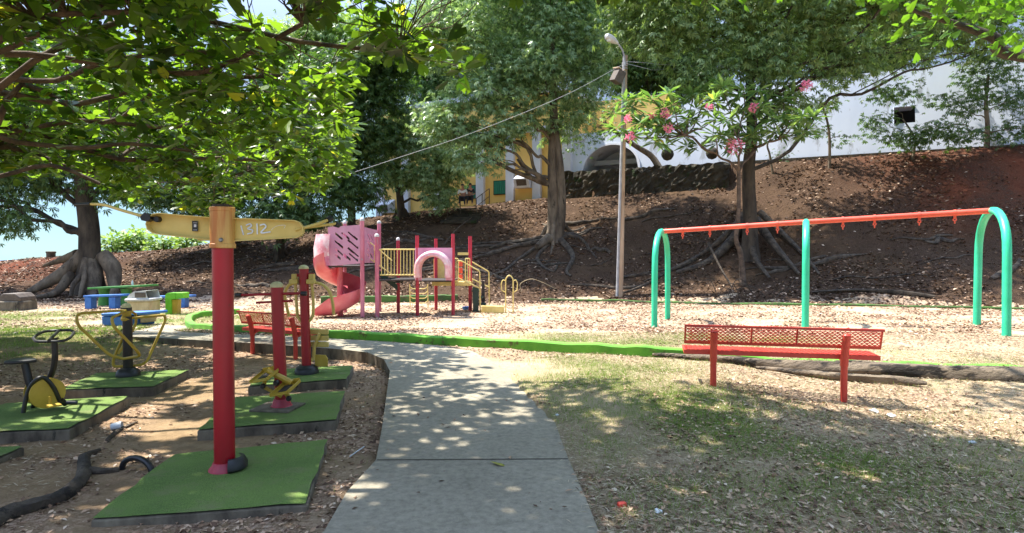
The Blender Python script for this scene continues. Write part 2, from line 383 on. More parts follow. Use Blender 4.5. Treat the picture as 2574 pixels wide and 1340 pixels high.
# concrete of the path
m, nt, b = newmat('path_concrete'); M['path'] = m
tc = nt.nodes.new('ShaderNodeTexCoord'); v = tc.outputs['Object']
n1 = noise_n(nt, v, 0.7, 6); n2 = noise_n(nt, v, 22, 8, .75); n3 = noise_n(nt, v, 120, 4, .7); n4 = noise_n(nt, v, 6, 8, .7, 1.0)
c = ramp_n(nt, n1.outputs[0], [(.3, lin((134, 126, 109))), (.7, lin((156, 148, 130)))]).outputs[0]
c = mix_n(nt, 1.0, c, ramp_n(nt, n2.outputs[0], [(.3, (.62, .62, .60, 1)), (.62, (1.12, 1.12, 1.12, 1))]).outputs[0], 'MULTIPLY')
c = mix_n(nt, ramp_n(nt, n3.outputs[0], [(.62, (0, 0, 0, 1)), (.70, (.6, .6, .6, 1))]).outputs[0], c, lin((60, 58, 50)))
c = mix_n(nt, ramp_n(nt, n4.outputs[0], [(.56, (0, 0, 0, 1)), (.72, (.45, .45, .45, 1))]).outputs[0], c, lin((84, 82, 68)))
nt.links.new(c, b.inputs['Base Color']); b.inputs['Roughness'].default_value = .93
bump_n(nt, n2.outputs[0], .5, .008, b)

def earth(name, hill):
    m, nt, b = newmat(name)
    tc = nt.nodes.new('ShaderNodeTexCoord'); v = tc.outputs['Object']
    def attr(nm):
        a = nt.nodes.new('ShaderNodeAttribute'); a.attribute_name = nm; return a.outputs['Fac']
    n1 = noise_n(nt, v, 0.9, 6, .65); n2 = noise_n(nt, v, 9, 9, .75); n3 = noise_n(nt, v, 38, 6, .75, .5); n4 = noise_n(nt, v, 3.0, 8, .75)
    if hill:
        c = ramp_n(nt, n1.outputs[0], [(.3, lin((70, 55, 42))), (.7, lin((108, 86, 66)))]).outputs[0]
    else:
        c = ramp_n(nt, n1.outputs[0], [(.3, lin((168, 146, 118))), (.7, lin((202, 182, 152)))]).outputs[0]
    if not hill: c = mix_n(nt, attr('soil'), c, ramp_n(nt, n4.outputs[0], [(.3, lin((132, 108, 80))), (.7, lin((172, 146, 112)))]).outputs[0])
    # red clay
    c = mix_n(nt, attr('clay'), c, ramp_n(nt, n4.outputs[0], [(.3, lin((100, 48, 32))), (.7, lin((152, 80, 54)))]).outputs[0])
    # litter: fine mottling of pale dry leaves and dark gaps
    lit = ramp_n(nt, n3.outputs[0], [(.36, lin((34, 26, 22))), (.52, lin((80, 62, 50))), (.66, lin((130, 106, 88))), (.80, lin((176, 152, 130)))]).outputs[0] if hill else ramp_n(nt, n3.outputs[0], [(.30, lin((52, 40, 32))), (.44, lin((130, 104, 86))), (.55, lin((188, 160, 138))), (.68, lin((214, 192, 170)))]).outputs[0]
    la = math_n(nt, 'MULTIPLY', attr('litter'), ramp_n(nt, n2.outputs[0], [(.34, (0, 0, 0, 1)), (.60, (1, 1, 1, 1))]).outputs[0], True)
    c = mix_n(nt, la, c, lit)
    # thin grass tint between the blades
    gn = ramp_n(nt, n3.outputs[0], [(.3, lin((60, 82, 34))), (.7, lin((128, 138, 68)))]).outputs[0]
    ga = math_n(nt, 'MULTIPLY', attr('grass'), ramp_n(nt, n2.outputs[0], [(.34, (0.1, .1, .1, 1)), (.58, (1, 1, 1, 1))]).outputs[0], True)
    c = mix_n(nt, ga, c, gn)
    c = mix_n(nt, 1.0, c, ramp_n(nt, n2.outputs[0], [(.25, (.66, .66, .66, 1)), (.7, (1.12, 1.12, 1.12, 1))]).outputs[0], 'MULTIPLY')
    nt.links.new(c, b.inputs['Base Color']); b.inputs['Roughness'].default_value = 1.0; b.inputs['Specular IOR Level'].default_value = .1
    h = math_n(nt, 'ADD', n2.outputs[0], math_n(nt, 'MULTIPLY', n3.outputs[0], .5))
    bump_n(nt, h, .9, .04 if not hill else .09, b)
    return m
M['earth'] = earth('sandy_earth', False); M['hillearth'] = earth('brown_hill_earth', True)
m, nt, b = newmat('dry_leaf_litter'); M['litter'] = m
g = nt.nodes.new('ShaderNodeNewGeometry')
c = ramp_n(nt, g.outputs['Random Per Island'], [(0, lin((78, 56, 42))), (.3, lin((120, 92, 70))), (.62, lin((168, 136, 108))), (.9, lin((196, 168, 140))), (1, lin((220, 200, 176)))]).outputs[0]
nt.links.new(c, b.inputs['Base Color']); b.inputs['Roughness'].default_value = .85
m, nt, b = newmat('brown_leaf_litter'); M['litter_dark'] = m
g = nt.nodes.new('ShaderNodeNewGeometry')
c = ramp_n(nt, g.outputs['Random Per Island'], [(0, lin((50, 36, 28))), (.45, lin((96, 70, 52))), (.8, lin((150, 120, 94))), (1, lin((196, 172, 148)))]).outputs[0]
nt.links.new(c, b.inputs['Base Color']); b.inputs['Roughness'].default_value = .85
M['grass'] = leafmat('grass_blade', lin((84, 116, 44)), lin((134, 156, 74)), lin((196, 184, 120)), 0.3, 0.6, (1.3, 1.5, .6, 1))
m, nt, b = newmat('sea_water'); M['sea'] = m
b.inputs['Base Color'].default_value = lin((90, 160, 190)); b.inputs['Roughness'].default_value = .35
tc = nt.nodes.new('ShaderNodeTexCoord'); n = noise_n(nt, tc.outputs['Object'], .3, 6); bump_n(nt, n.outputs[0], .4, .5, b)

# ------------------------------------------------------------------ ground and hillside sheets
def mask_grass(x, y):
    lawn = sstep(-5.5, -8.0, x) * sstep(8.2, 10.0, y) * (1 - sstep(18, 22, y))
    right = np.exp(-(((x - 1.2 - 0.12 * (y - 6)) / 1.5) ** 2 + ((y - 7.0) / 2.6) ** 2))
    strip = np.exp(-((y - 11.4 + 0.08 * x) / 1.1) ** 2) * sstep(-1, 1.5, x) * (1 - sstep(5, 7, x))
    r2 = 0.75 * np.exp(-(((x - 3.4) / 2.3) ** 2 + ((y - 4.6) / 1.3) ** 2))
    r3 = 0.6 * np.exp(-(((x - 5.5) / 2.5) ** 2 + ((y - 8.5) / 1.0) ** 2))
    gsum = np.clip(0.95 * lawn + 1.15 * right + 0.9 * strip + r2 + r3, 0, 1)
    return np.clip(gsum * (0.75 + 1.3 * fbm(x, y, 0.9, 4)), 0, 1)
def mask_litter(x, y):
    return np.clip(0.58 + 1.7 * fbm(x + 40, y, 1.2, 4) + 0.25 * sstep(12, 16, y) + 0.06 * sstep(-.8, -1.8, x) * (1 - sstep(9.5, 11, y)), 0, 1)
def mask_clay(x, y):
    yf = np.interp(x, FX, FY)
    a = sstep(13, 20, x) * sstep(3.5, 7, y - yf); bb = sstep(-19, -24, x) * sstep(2, 5, y - yf)
    return np.clip((.6 * a + .6 * bb) * (0.8 + 0.8 * fbm(x, y + 9, 2.5, 3)), 0, 1)
def sheet(name, xs, ys, m, zoff=0.0):
    X, Y = np.meshgrid(xs, ys); Z = gz(X, Y) + zoff
    ny, nx = X.shape
    V = np.stack([X.ravel(), Y.ravel(), Z.ravel()], 1)
    i = (np.arange(ny - 1)[:, None] * nx + np.arange(nx - 1)[None, :]).ravel()
    Q = np.stack([i, i + 1, i + nx + 1, i + nx], 1)
    at_ = {'grass': mask_grass(X, Y).ravel(), 'litter': mask_litter(X, Y).ravel(), 'clay': mask_clay(X, Y).ravel(), 'soil': (sstep(-.6, -1.6, X) * (1 - sstep(9.3, 11.5, Y + .15 * X)) * .9).ravel()}
    return np_mesh(name, V, Q, m, None, True, at_)
def seq(*parts):
    out = []
    for a, b_, s_ in parts: out += list(np.arange(a, b_ - 1e-6, s_))
    out.append(parts[-1][1]); return np.array(out)
xs_all = seq((-60, -20, 1.0), (-20, -9, 0.25), (-9, 6, 0.085), (6, 13, .16), (13, 32, 0.3), (32, 60, 1.0))
YS = 16.0
g_o = sheet('ground', xs_all, seq((-12, 1, 0.5), (1, 13.2, 0.085), (13.2, YS, .14)), M['earth']); tag(g_o, kind='structure')
xs_h = seq((-200, -60, 10), (-60, -24, .8), (-24, 30, 0.22), (30, 60, 1.0), (60, 200, 10))
h_o = sheet('hillside', xs_h, seq((YS, 38, 0.2), (38, 60, 1.0), (60, 110, 5.0)), M['hillearth']); tag(h_o, kind='structure')
# hillside sheet starts at the flat play area: paint the flat part as sandy earth too
h_o.data.materials.append(M['earth'])
co = np.empty(len(h_o.data.polygons) * 3, np.float32); h_o.data.polygons.foreach_get('center', co); co = co.reshape(-1, 3)
mi = (co[:, 1] < np.interp(co[:, 0], FX, FY) + 0.3 + 1.2 * fbm(co[:, 0], co[:, 1], 1.2, 3)).astype(np.int32)
h_o.data.polygons.foreach_set('material_index', mi)
s_ = MB(); s_.add([(-3000, 70, -26), (3000, 70, -26), (3000, 5000, -26), (-3000, 5000, -26)], [(0, 1, 2, 3)])
tag(s_.build('sea', M['sea'], smooth=False), kind='structure')

# path slab, following the flat ground
def tri_fill(poly, zf, thick, name, m, zt=0.012):
    import bmesh
    bm = bmesh.new(); vs_ = [bm.verts.new((x, y, 0)) for x, y in poly]; f = bm.faces.new(vs_)
    bmesh.ops.triangulate(bm, faces=[f])
    for k in np.arange(1.5, 17.5, 0.35):
        bmesh.ops.bisect_plane(bm, geom=bm.verts[:] + bm.edges[:] + bm.faces[:], plane_co=(0, k, 0), plane_no=(0, 1, 0))
    r_ = bmesh.ops.extrude_face_region(bm, geom=bm.faces[:])
    low = [v for v in r_['geom'] if isinstance(v, bmesh.types.BMVert)]
    ls = set(low)
    for v in bm.verts:
        v.co.z = zf(v.co.x, v.co.y) + (-thick if v in ls else zt)
    bmesh.ops.recalc_face_normals(bm, faces=bm.faces[:])
    me = bpy.data.meshes.new(name); bm.to_mesh(me); bm.free(); me.materials.append(m); me.materials.append(M['pad_side'])
    for p_ in me.polygons:
        if p_.normal.z < .5: p_.material_index = 1
    o = bpy.data.objects.new(name, me); C.objects.link(o); return o
p_o = tri_fill(path_poly, lambda x, y: float(flat_z(np.float64(x), np.float64(y))), 0.25, 'path', M['path']); tag(p_o, kind='structure')
# expansion joints: dark grooves as thin inlays of the path
jm = MB()
for a, b_ in (((944, 1161), (1431, 1158)),):
    A = Gz(*a); B = Gz(*b_); d = (B - A).normalized(); n = Vector((-d.y, d.x, 0)) * 0.006
    jm.add([A + d * .01 - n + Vector((0, 0, .0165)), B - d * .01 - n + Vector((0, 0, .0165)), B - d * .01 + n + Vector((0, 0, .0165)), A + d * .01 + n + Vector((0, 0, .0165))], [(0, 1, 2, 3)])
jo = jm.build('path_joint', M['darkhole'], smooth=False); tag(jo, kind='structure')

# ------------------------------------------------------------------ curbs
def curb(name, px, m, w=0.14, h=0.12, label='', world=None, sink=None):
    P = world or [G(*p) for p in px]
    P = smooth_path(P, 5) if len(P) > 2 else P
    V = []; Fc = []; n = len(P)
    for i, p in enumerate(P):
        t = (P[min(i + 1, n - 1)] - P[max(i - 1, 0)]); t.z = 0; t.normalize(); s = Vector((-t.y, t.x, 0))
        g0 = float(flat_z(p.x, p.y)) if p.y < 22 else gnd(p.x, p.y, False)
        if sink and p.x > sink: g0 -= min(.148, (p.x - sink) * .08)
        j = 0.012 * math.sin(i * 1.7) + random.uniform(-.006, .006)
        for du, dz in ((-w / 2, -.15), (-w / 2 + .0, h - .02 + j), (-w / 2 + .02, h + j), (w / 2 - .02, h + j), (w / 2, h - .02 + j), (w / 2, -.15)):
            V.append(Vector((p.x, p.y, g0 + dz)) + s * du)
    for i in range(n - 1):
        for k in range(6):
            k2 = (k + 1) % 6; Fc.append((i * 6 + k, i * 6 + k2, (i + 1) * 6 + k2, (i + 1) * 6 + k))
    Fc += [tuple(range(6)), tuple((n - 1) * 6 + k for k in range(6))[::-1]]
    mb = MB(); mb.add(V, Fc); o = mb.build(name, m); tag(o, label, 'curb'); return o
curb('painted_curb', [(600, 788), (500, 797), (474, 812), (500, 829), (640, 838), (830, 849), (1000, 860), (1190, 871), (1430, 884), (1600, 892), (1750, 897), (2000, 905), (2300, 915), (2574, 922), (2800, 930)], M['curb'], 0.17, 0.155,
     'bright lime green curb curving along the path and behind the red mesh bench', sink=2.2)
curb('painted_curb', [(1360, 756), (1480, 758), (1600, 760), (1900, 767), (2200, 772), (2574, 779), (2750, 782)], M['curb_dark'], 0.12, 0.08,
     'dull mossy green curb at the foot of the slope behind the swing set')
curb('painted_curb', [(806, 762), (900, 760), (1000, 760), (1100, 758), (1150, 757)], M['curb_dark'], 0.3, 0.26,
     'short raised green curb behind the spiral slide tower')

# ------------------------------------------------------------------ turf pads
def pad(px, label, zt=0.02, h=0.15, front=None):
    P = [Gz(x, y, zt) for x, y in px]
    c = sum(P, Vector()) / len(P); o = empty('turf_pad', (c.x, c.y, zt - h), label, 'pad', 'turf covered concrete pads under the exercise machines')
    side = MB(); side.prism([Vector((p.x, p.y, zt - 0.012)) for p in P], (0, 0, -h - .1)); side.build('concrete_base', M['pad_side'], o, smooth=False, bevel=0.012)
    tf = MB()
    Q = [c + (p - c) * 0.992 for p in P]; n = 7
    def q(u, v): return (Q[0] * (1 - u) + Q[1] * u) * (1 - v) + (Q[3] * (1 - u) + Q[2] * u) * v
    V = []; Fc = []
    for j in range(n + 1):
        for i in range(n + 1):
            p = q(i / n, j / n)
            e = random.uniform(-.012, .012) if (i in (0, n) or j in (0, n)) else 0
            V.append((p.x + e, p.y + e, zt + random.uniform(-.001, .005)))
    for j in range(n):
        for i in range(n):
            a = j * (n + 1) + i; Fc.append((a, a + 1, a + n + 2, a + n + 1))
    tf.add(V, Fc); tf.build('turf', M['turf'], o)
    return o
pad([(227, 1304), (774, 1265), (822, 1105), (435, 1142)], 'large green turf pad under the red post with yellow arms')
pad([(495, 1080), (845, 1055), (866, 983), (590, 998)], 'green turf pad under the red stepper post, between two others')
pad([(623, 971), (872, 952), (889, 918), (671, 930)], 'small far green turf pad under the red post with yellow swing arms')
pad([(148, 979), (388, 971), (475, 929), (245, 938)], 'green turf pad under the black post with yellow pipe hoops')
pad([(-190, 1092), (175, 1077), (327, 995), (10, 1014)], 'green turf pad under the black exercise bike')
pad([(-420, 1190), (-60, 1176), (62, 1120), (-250, 1138)], 'corner of a green turf pad at the edge, with nothing on it')

# ------------------------------------------------------------------ exercise machines
def boot(mb, c, r=.15, h=.1):
    mb.lathe([(r, 0), (r * 1.0, h * .35), (r * .85, h * .75), (r * .6, h)], c, seg=20)
# 1: the big red post with two yellow arms
Y1 = Gz(565, 1180, .02).y; b1 = at(565, 1182, Y1); Yp = Y1
post_xy = (b1.x, b1.y)
o1 = empty('arm_exerciser', b1, 'tall red post with two long yellow arms and white painted number', 'exercise machine')
def U(px, py, dy=0.0): return at(px, py, Yp + dy)
zt1 = U(552, 622).z
mb = MB(); mb.tube([Vector((b1.x, b1.y, .02)), Vector((b1.x, b1.y, zt1 + .05))], .072, 28)
mb.build('post', M['red'], o1)
mb = MB(); mb.lathe([(.112, 0), (.108, .012), (.09, .03), (.078, .06)], (b1.x, b1.y, .022), seg=22); mb.build('base_flange', M['redpost'], o1)
zs0, zs1 = U(552, 624).z, U(552, 521).z
mb = MB(); mb.lathe([(.086, 0), (.090, .004), (.090, .03), (.084, .034), (.084, zs1 - zs0 - .03), (.087, zs1 - zs0 - .028), (.087, zs1 - zs0 - .004), (.082, zs1 - zs0), (.074, zs1 - zs0), (.07, zs1 - zs0 - .02)], (b1.x, b1.y, zs0), seg=28)
sleeve = mb.build('sleeve', M['rust_sleeve'], o1)
mb = MB()
for k in range(9):
    a = k * .7; mb.box((b1.x + .05 * math.cos(a), b1.y + .05 * math.sin(a), zs1 + .004 + .004 * (k % 3)), (.03, .04, .02), a)
mb.build('debris', M['bark_dark'], sleeve, smooth=False)
mb = MB(); bc = Vector((b1.x + .03, b1.y - .083, U(563, 604).z)); mb.lathe([(.016, 0), (.016, .006), (.011, .012)], bc, (0, -1, 0), 14); mb.build('bolt', M['steel'], o1)
# half rubber boot at the base, pushed to the right
mb = MB(); V = []
bx = b1 + Vector((.045, -.005, 0)); nseg = 14; prof = [(.09, .0), (.118, .02), (.118, .055), (.095, .095), (.08, .1)]
for k in range(nseg + 1):
    th = R(-75 + 140 * k / nseg)
    for r_, h_ in prof + [(r2 - .012, h2 - .003) for r2, h2 in prof[::-1]]:
        V.append((bx.x + r_ * math.cos(th), bx.y + r_ * math.sin(th), .022 + h_))
q = 10; Fc = [(k * q + j, k * q + (j + 1) % q, (k + 1) * q + (j + 1) % q, (k + 1) * q + j) for k in range(nseg) for j in range(q)]
Fc += [tuple(range(q))[::-1], tuple(nseg * q + j for j in range(q))]
mb.add(V, Fc); mb.build('rubber_boot', M['black'], o1)
def arm(pL, rows, dy, thick, name='arm'):
    """boxed arm with flanges: outline in the picture, thickness in metres"""
    a = empty_part = MB()
    out = [at(px, py, Yp + d) for px, py, d in rows]
    n = len(out)
    plate = MB(); plate.prism(out, (0, .012, 0)); return out, plate
# left arm: channel, open towards the camera with flanges around it
def channel(outl, depth, name, t=.007, parent=None):
    mb = MB(); n = len(outl)
    c = sum(outl, Vector()) / n
    back = [p + Vector((0, depth, 0)) for p in outl]
    mb.prism(back, (0, .006, 0))
    for i in range(n - 1):
        p, q_ = outl[i], outl[i + 1]
        ip = p + (c - p) * 0; e = (q_ - p).normalized(); nn = Vector((e.z, 0, -e.x)).normalized()
        if nn.dot(c - p) < 0: nn = -nn
        mb.prism([p, q_, q_ + nn * t, p + nn * t], (0, depth, 0))
    return mb.build(name, M['yellow'], parent, ang=30)
lo = [(530, 546, 0.0), (400, 535, -.02), (383, 537, -.02), (370, 548, -.02), (365, 563, -.02), (369, 577, -.02), (383, 587, -.02), (400, 590, -.02), (530, 605, 0.0)]
L = [at(x, y, Yp + d) for x, y, d in lo]
la = channel(L, .055, 'arm', parent=o1)
ro = [(578, 547, 0), (738, 553, .02), (752, 558, .02), (761, 570, .02), (762, 583, .02), (756, 593, .02), (743, 598, .02), (578, 607, 0)]
Rr = [at(x, y, Yp + d) for x, y, d in ro]
ra = channel(Rr, .03, 'arm', parent=o1)
# pivot eye on left arm
mb = MB(); pe = at(393, 551, Yp + .0); mb.lathe([(.022, 0), (.022, .05), (.02, .055)], pe + Vector((0, .05, 0)), (0, -1, 0), 16); mb.build('pivot_pin', M['black'], la)
mb = MB()
mb.prism([at(x, y, Yp + .02) for x, y in ((362, 547), (372, 536), (386, 540), (388, 552), (380, 558), (366, 555))], (0, -.05, 0)); mb.build('bumper', M['black'], la)
def handle(pts, r, parent, gr=None, grr=None):
    h_ = MB(); h_.tube(bend_path(pts, .09, 6), r, 12); ho = h_.build('handle', M['yellow'], parent)
    if gr:
        g_ = MB(); g_.tube(gr, grr or r * 1.25, 12); g_.build('grip', M['black'], ho)
    return ho
handle([at(375, 548, Yp + .03), at(300, 527, Yp + .05), at(262, 514, Yp + .08), at(225, 513, Yp + .14)], .011, o1,
       [at(228, 513, Yp + .13), at(190, 515, Yp + .2)], .0135)
handle([at(742, 578, Yp + .04), at(790, 566, Yp + .10), at(825, 553, Yp + .2)], .012, o1, [at(822, 554, Yp + .19), at(832, 549, Yp + .23)], .024)
handle([at(745, 575, Yp + .05), at(800, 568, Yp + .15), at(845, 562, Yp + .25)], .011, o1, [at(843, 563, Yp + .24), at(851, 566, Yp + .28)], .022)
# small lug seen under the left arm
mb = MB(); mb.box(at(512, 603, Yp + .12), (.07, .05, .012)); mb.build('stop_lug', M['yellow'], o1)
# painted digits, strokes of a brush on the right arm plate
def stroke(mb, pts, w, Yd):
    P = smooth_path([at(x, y, Yd) for x, y in pts], 5) if len(pts) > 2 else [at(x, y, Yd) for x, y in pts]
    for a, b_ in zip(P[:-1], P[1:]):
        e = (b_ - a); 
        if e.length < 1e-5: continue
        e.normalize(); nn = Vector((-e.z, 0, e.x)) * w / 2
        mb.prism([a - nn - e * w * .3, b_ - nn + e * w * .3, b_ + nn + e * w * .3, a + nn - e * w * .3], (0, -.0008 - random.random() * .0004, 0))
mb = MB(); Yd = Yp + .0285; w = .0095
stroke(mb, [(606, 568), (612, 590)], w, Yd)
stroke(mb, [(619, 566), (628, 563), (632, 568), (623, 575), (634, 578), (633, 585), (622, 588)], w, Yd)
stroke(mb, [(646, 563), (647, 588)], w, Yd)
stroke(mb, [(654, 566), (664, 564), (668, 571), (656, 585), (679, 583)], w, Yd)
num = mb.build('painted_number', M['white_paint'], ra, smooth=False); num['label'] = 'hand painted white number 1312 on the arm'
mb = MB(); stroke(mb, [(682, 578), (694, 569), (716, 566), (714, 574)], .002, Yd); mb.build('scratch', M['white_paint'], ra, smooth=False)
mb = MB(); mb.prism([at(x, y, Yp + .034) for x, y in ((483, 555), (497.5, 556), (497.5, 582), (483, 581))], (0, -.001, 0)); st = mb.build('sticker', M['black'], la, smooth=False)
mb = MB()
for yy, a0, a1 in ((559.5, 485.5, 495.5), (577.5, 486, 489.5), (577.5, 491, 495)):
    mb.prism([at(x, y, Yp + .0325) for x, y in ((a0, yy), (a1, yy + .3), (a1, yy + 1.4), (a0, yy + 1.1))], (0, -.0006, 0))
mb.prism([at(x, y, Yp + .0325) for x, y in ((487.5, 564), (493.5, 564.2), (493.5, 571), (487.5, 570.8))], (0, -.0006, 0))
mb.build('sticker_print', M['grey_lid'], st, smooth=False)

# 2: stepper post
Y2 = Gz(708, 1025, .02).y; b2 = at(708, 1022, Y2)
o2 = empty('stair_stepper', b2, 'red post with cream dome, side handles and yellow pedals near its foot', 'exercise machine')
def V2(px, py, dy=0.0): return at(px, py, Y2 + dy)
zt = V2(691, 722).z; tl = V2(691, 722)
mb = MB(); mb.tube([b2, Vector((tl.x + .02, b2.y, zt))], .062, 24); mb.build('post', M['red'], o2)
mb = MB(); mb.lathe([(.065, 0), (.067, .012), (.058, .035), (.04, .05), (.012, .058)], Vector((tl.x + .02, b2.y, zt)), seg=20); mb.build('dome_cap', M['cream_cap'], o2)
mb = MB(); mb.lathe([(.13, 0), (.1, .02), (.085, .06), (.075, .09)], b2 - Vector((0, 0, .005)), seg=20); mb.build('base_flange', M['redpost'], o2)
mb = MB(); mb.box(b2 + Vector((-.03, -.02, .0)), (.42, .36, .02), R(-8)); mb.build('base_plate', M['pad_side'], o2, bevel=.004)
mb = MB(); mb.tube([V2(604, 742), V2(690, 739), V2(764, 737)], .014, 12); h1 = mb.build('handlebar', M['red'], o2)
for x, y in ((600, 742), (764, 738)):
    mb = MB(); mb.tube([V2(x - 7, y), V2(x + 7, y)], .024, 14); mb.build('grip', M['black'], h1)
mb = MB(); mb.tube([V2(644, 761), V2(736, 756)], .012, 12); mb.build('lower_bar', M['red'], o2)
for s, (cx, cy_), foot in ((-1, (668, 945), (662, 972)), (1, (718, 978), (727, 1003))):
    pd = -.12 if s < 0 else -.2
    mb = MB()
    c = V2(cx, cy_, pd)
    mt = Matrix.Rotation(R(-8), 3, 'Z') @ Matrix.Rotation(R(14), 3, 'X') @ Matrix.Rotation(R(-12), 3, 'Y')
    mb.box(c, (.20, .26, .012), M=mt); mb.box(c + mt @ Vector((0, .13, .02)), (.20, .01, .05), M=mt); mb.box(c + mt @ Vector((.10, 0, .012)), (.008, .26, .03), M=mt); mb.box(c + mt @ Vector((-.10, 0, .012)), (.008, .26, .03), M=mt)
    pdl = mb.build('pedal', M['yellow_dark'], o2, bevel=.003)
    mb = MB(); mb.box(c + mt @ Vector((0, 0, .0085)), (.09, .14, .005), M=mt); mb.build('tread', M['darkdeck'], pdl)
    mb = MB(); a = V2(708, 985 - 12 * s, -.06); mb.tube([c - Vector((0, 0, .02)), V2(foot[0], foot[1], pd)], .02, 10); mb.tube([V2(foot[0], foot[1], pd), a], .018, 10); mb.build('linkage', M['yellow_dark'], o2)
    mb = MB(); mb.lathe([(.026, 0), (.028, .02), (.02, .035)], V2(foot[0], foot[1] - 2, pd - .02), (0, -1, 0), 16); mb.build('pivot_cap', M['black'], o2)
mb = MB(); mb.tube([V2(672, 930, -.1), V2(697, 944, -.08), V2(735, 962, -.12)], .03, 8); mb.build('cross_arm', M['yellow_dark'], o2)
mb = MB(); mb.lathe([(.03, 0), (.032, .02), (.022, .04)], V2(696, 962, -.14), (0, -1, 0), 16); mb.build('pivot_cap', M['black'], o2)

# 3: far red post with yellow swing arms
Y3 = Gz(770, 938, .02).y; b3 = at(771, 936, Y3)
o3 = empty('swing_arm_exerciser', b3, 'red post with black rubber foot and curved yellow arms hanging from its top', 'exercise machine')
def V3(px, py, dy=0.0): return at(px, py, Y3 + dy)
tp = V3(764, 676)
mb = MB(); mb.tube([b3, Vector((b3.x - .03, b3.y, tp.z))], .060, 24); mb.build('post', M['red'], o3)
tp = Vector((b3.x - .03, b3.y, tp.z))
mb = MB(); mb.lathe([(.063, 0), (.065, .012), (.055, .033), (.037, .048), (.012, .055)], tp, seg=20); mb.build('dome_cap', M['cream_cap'], o3)
mb = MB(); boot(mb, b3 - Vector((0, 0, .01)), .155, .11); mb.build('rubber_boot', M['black'], o3)
mb = MB(); mb.tube([V3(741, 692), V3(790, 690)], .022, 12); mb.build('crossbar', M['red'], o3)
for x in (741, 784):
    mb = MB(); mb.box(V3(x, 697), (.07, .07, .09)); mb.box(V3(x - 2, 708, -.03), (.11, .08, .06)); mb.build('hinge', M['yellow'], o3, bevel=.008)
mb = MB(); mb.tube(bend_path([V3(742, 702), V3(745, 760), V3(748, 800), V3(768, 816), V3(787, 798), V3(788, 760), V3(783, 705)], .12, 6), .019, 10); mb.build('inner_loop', M['yellow'], o3)
mb = MB(); mb.tube(smooth_path([V3(790, 710), V3(812, 716), V3(829, 735), V3(836, 762), V3(839, 791)], 5), .02, 10); mb.build('outer_arm', M['yellow'], o3)
mb = MB(); mb.tube(smooth_path([V3(742, 711, .1), V3(725, 718, .1), V3(716, 738, .12), V3(719, 762, .15), V3(726, 794, .2)], 5), .02, 10); mb.build('outer_arm', M['yellow'], o3)
mb = MB()
c = V3(800, 850, .1)
for k in range(3): mb.box(c + Vector((0, 0, .085 - k * .085)), (.29, .03, .07), R(-6))
mb.build('backrest', M['yellow'], o3, bevel=.01)
mb = MB(); mb.tube([V3(803, 838, .05), V3(790, 872, .06), V3(788, 905, .06)], .022, 10); mb.tube([V3(788, 900, .06), V3(775, 912, .02)], .022, 10); mb.build('backrest_bracket', M['yellow'], o3)
mb = MB(); c = V3(806, 907, .06); mb.prism([c + Vector((x, 0, z)) for x, z in ((-.08, -.08), (.09, -.08), (.09, .03), (.06, .075), (-.03, .08), (-.08, .08))], (0, .03, 0)); mb.build('footplate', M['yellow_dark'], o3, bevel=.004)

# 4: black post with yellow hoops
Y4 = Gz(322, 945, .02).y; b4 = at(322, 942, Y4)
o4 = empty('waist_twister_frame', b4, 'black post carrying three yellow bent pipe hoops', 'exercise machine')
def V4(px, py, dy=0.0): return at(px, py, Y4 + dy)
t4 = V4(316, 795)
mb = MB(); mb.tube([b4, Vector((b4.x, b4.y, t4.z))], .057, 22); mb.build('post', M['black_metal'], o4)
mb = MB(); boot(mb, b4 - Vector((0, 0, .01)), .14, .1); mb.build('rubber_boot', M['black'], o4)
tb = Vector((b4.x - .01, b4.y, V4(316, 806).z))
mb = MB(); mb.lathe([(.06, 0), (.066, .02), (.06, .05), (.05, .06), (.055, .09), (.055, .13)], tb, seg=20); mb.build('swivel_head', M['yellow_dark'], o4)
mb = MB(); mb.lathe([(.062, 0), (.062, .04)], tb + Vector((0, 0, .13)), seg=20); mb.build('dark_collar', M['black'], o4)
mb = MB(); mb.lathe([(.058, 0), (.055, .03), (.038, .05), (.012, .06)], tb + Vector((0, 0, .17)), seg=20); mb.build('dome_cap', M['cream_cap'], o4)
for pts in ([V4(318, 780, -.05), V4(192, 788, -.35), V4(194, 816, -.38), V4(275, 893, -.2), V4(310, 902, -.1)],
            [V4(322, 778, .05), V4(280, 800, -.6), V4(285, 820, -.62), V4(356, 894, -.4), V4(310, 902, -.1)],
            [V4(325, 800, 0), V4(414, 792, .25), V4(416, 805, .27), V4(365, 918, .15), V4(285, 922, .0), V4(284, 905, 0), V4(312, 840, 0)],
            [V4(322, 778, 0), V4(342, 790, .4), V4(342, 815, .42), V4(297, 890, .2)]):
    mb = MB(); mb.tube(bend_path(pts, .1, 6), .017, 10); mb.build('pipe_hoop', M['yellow_dark'], o4)

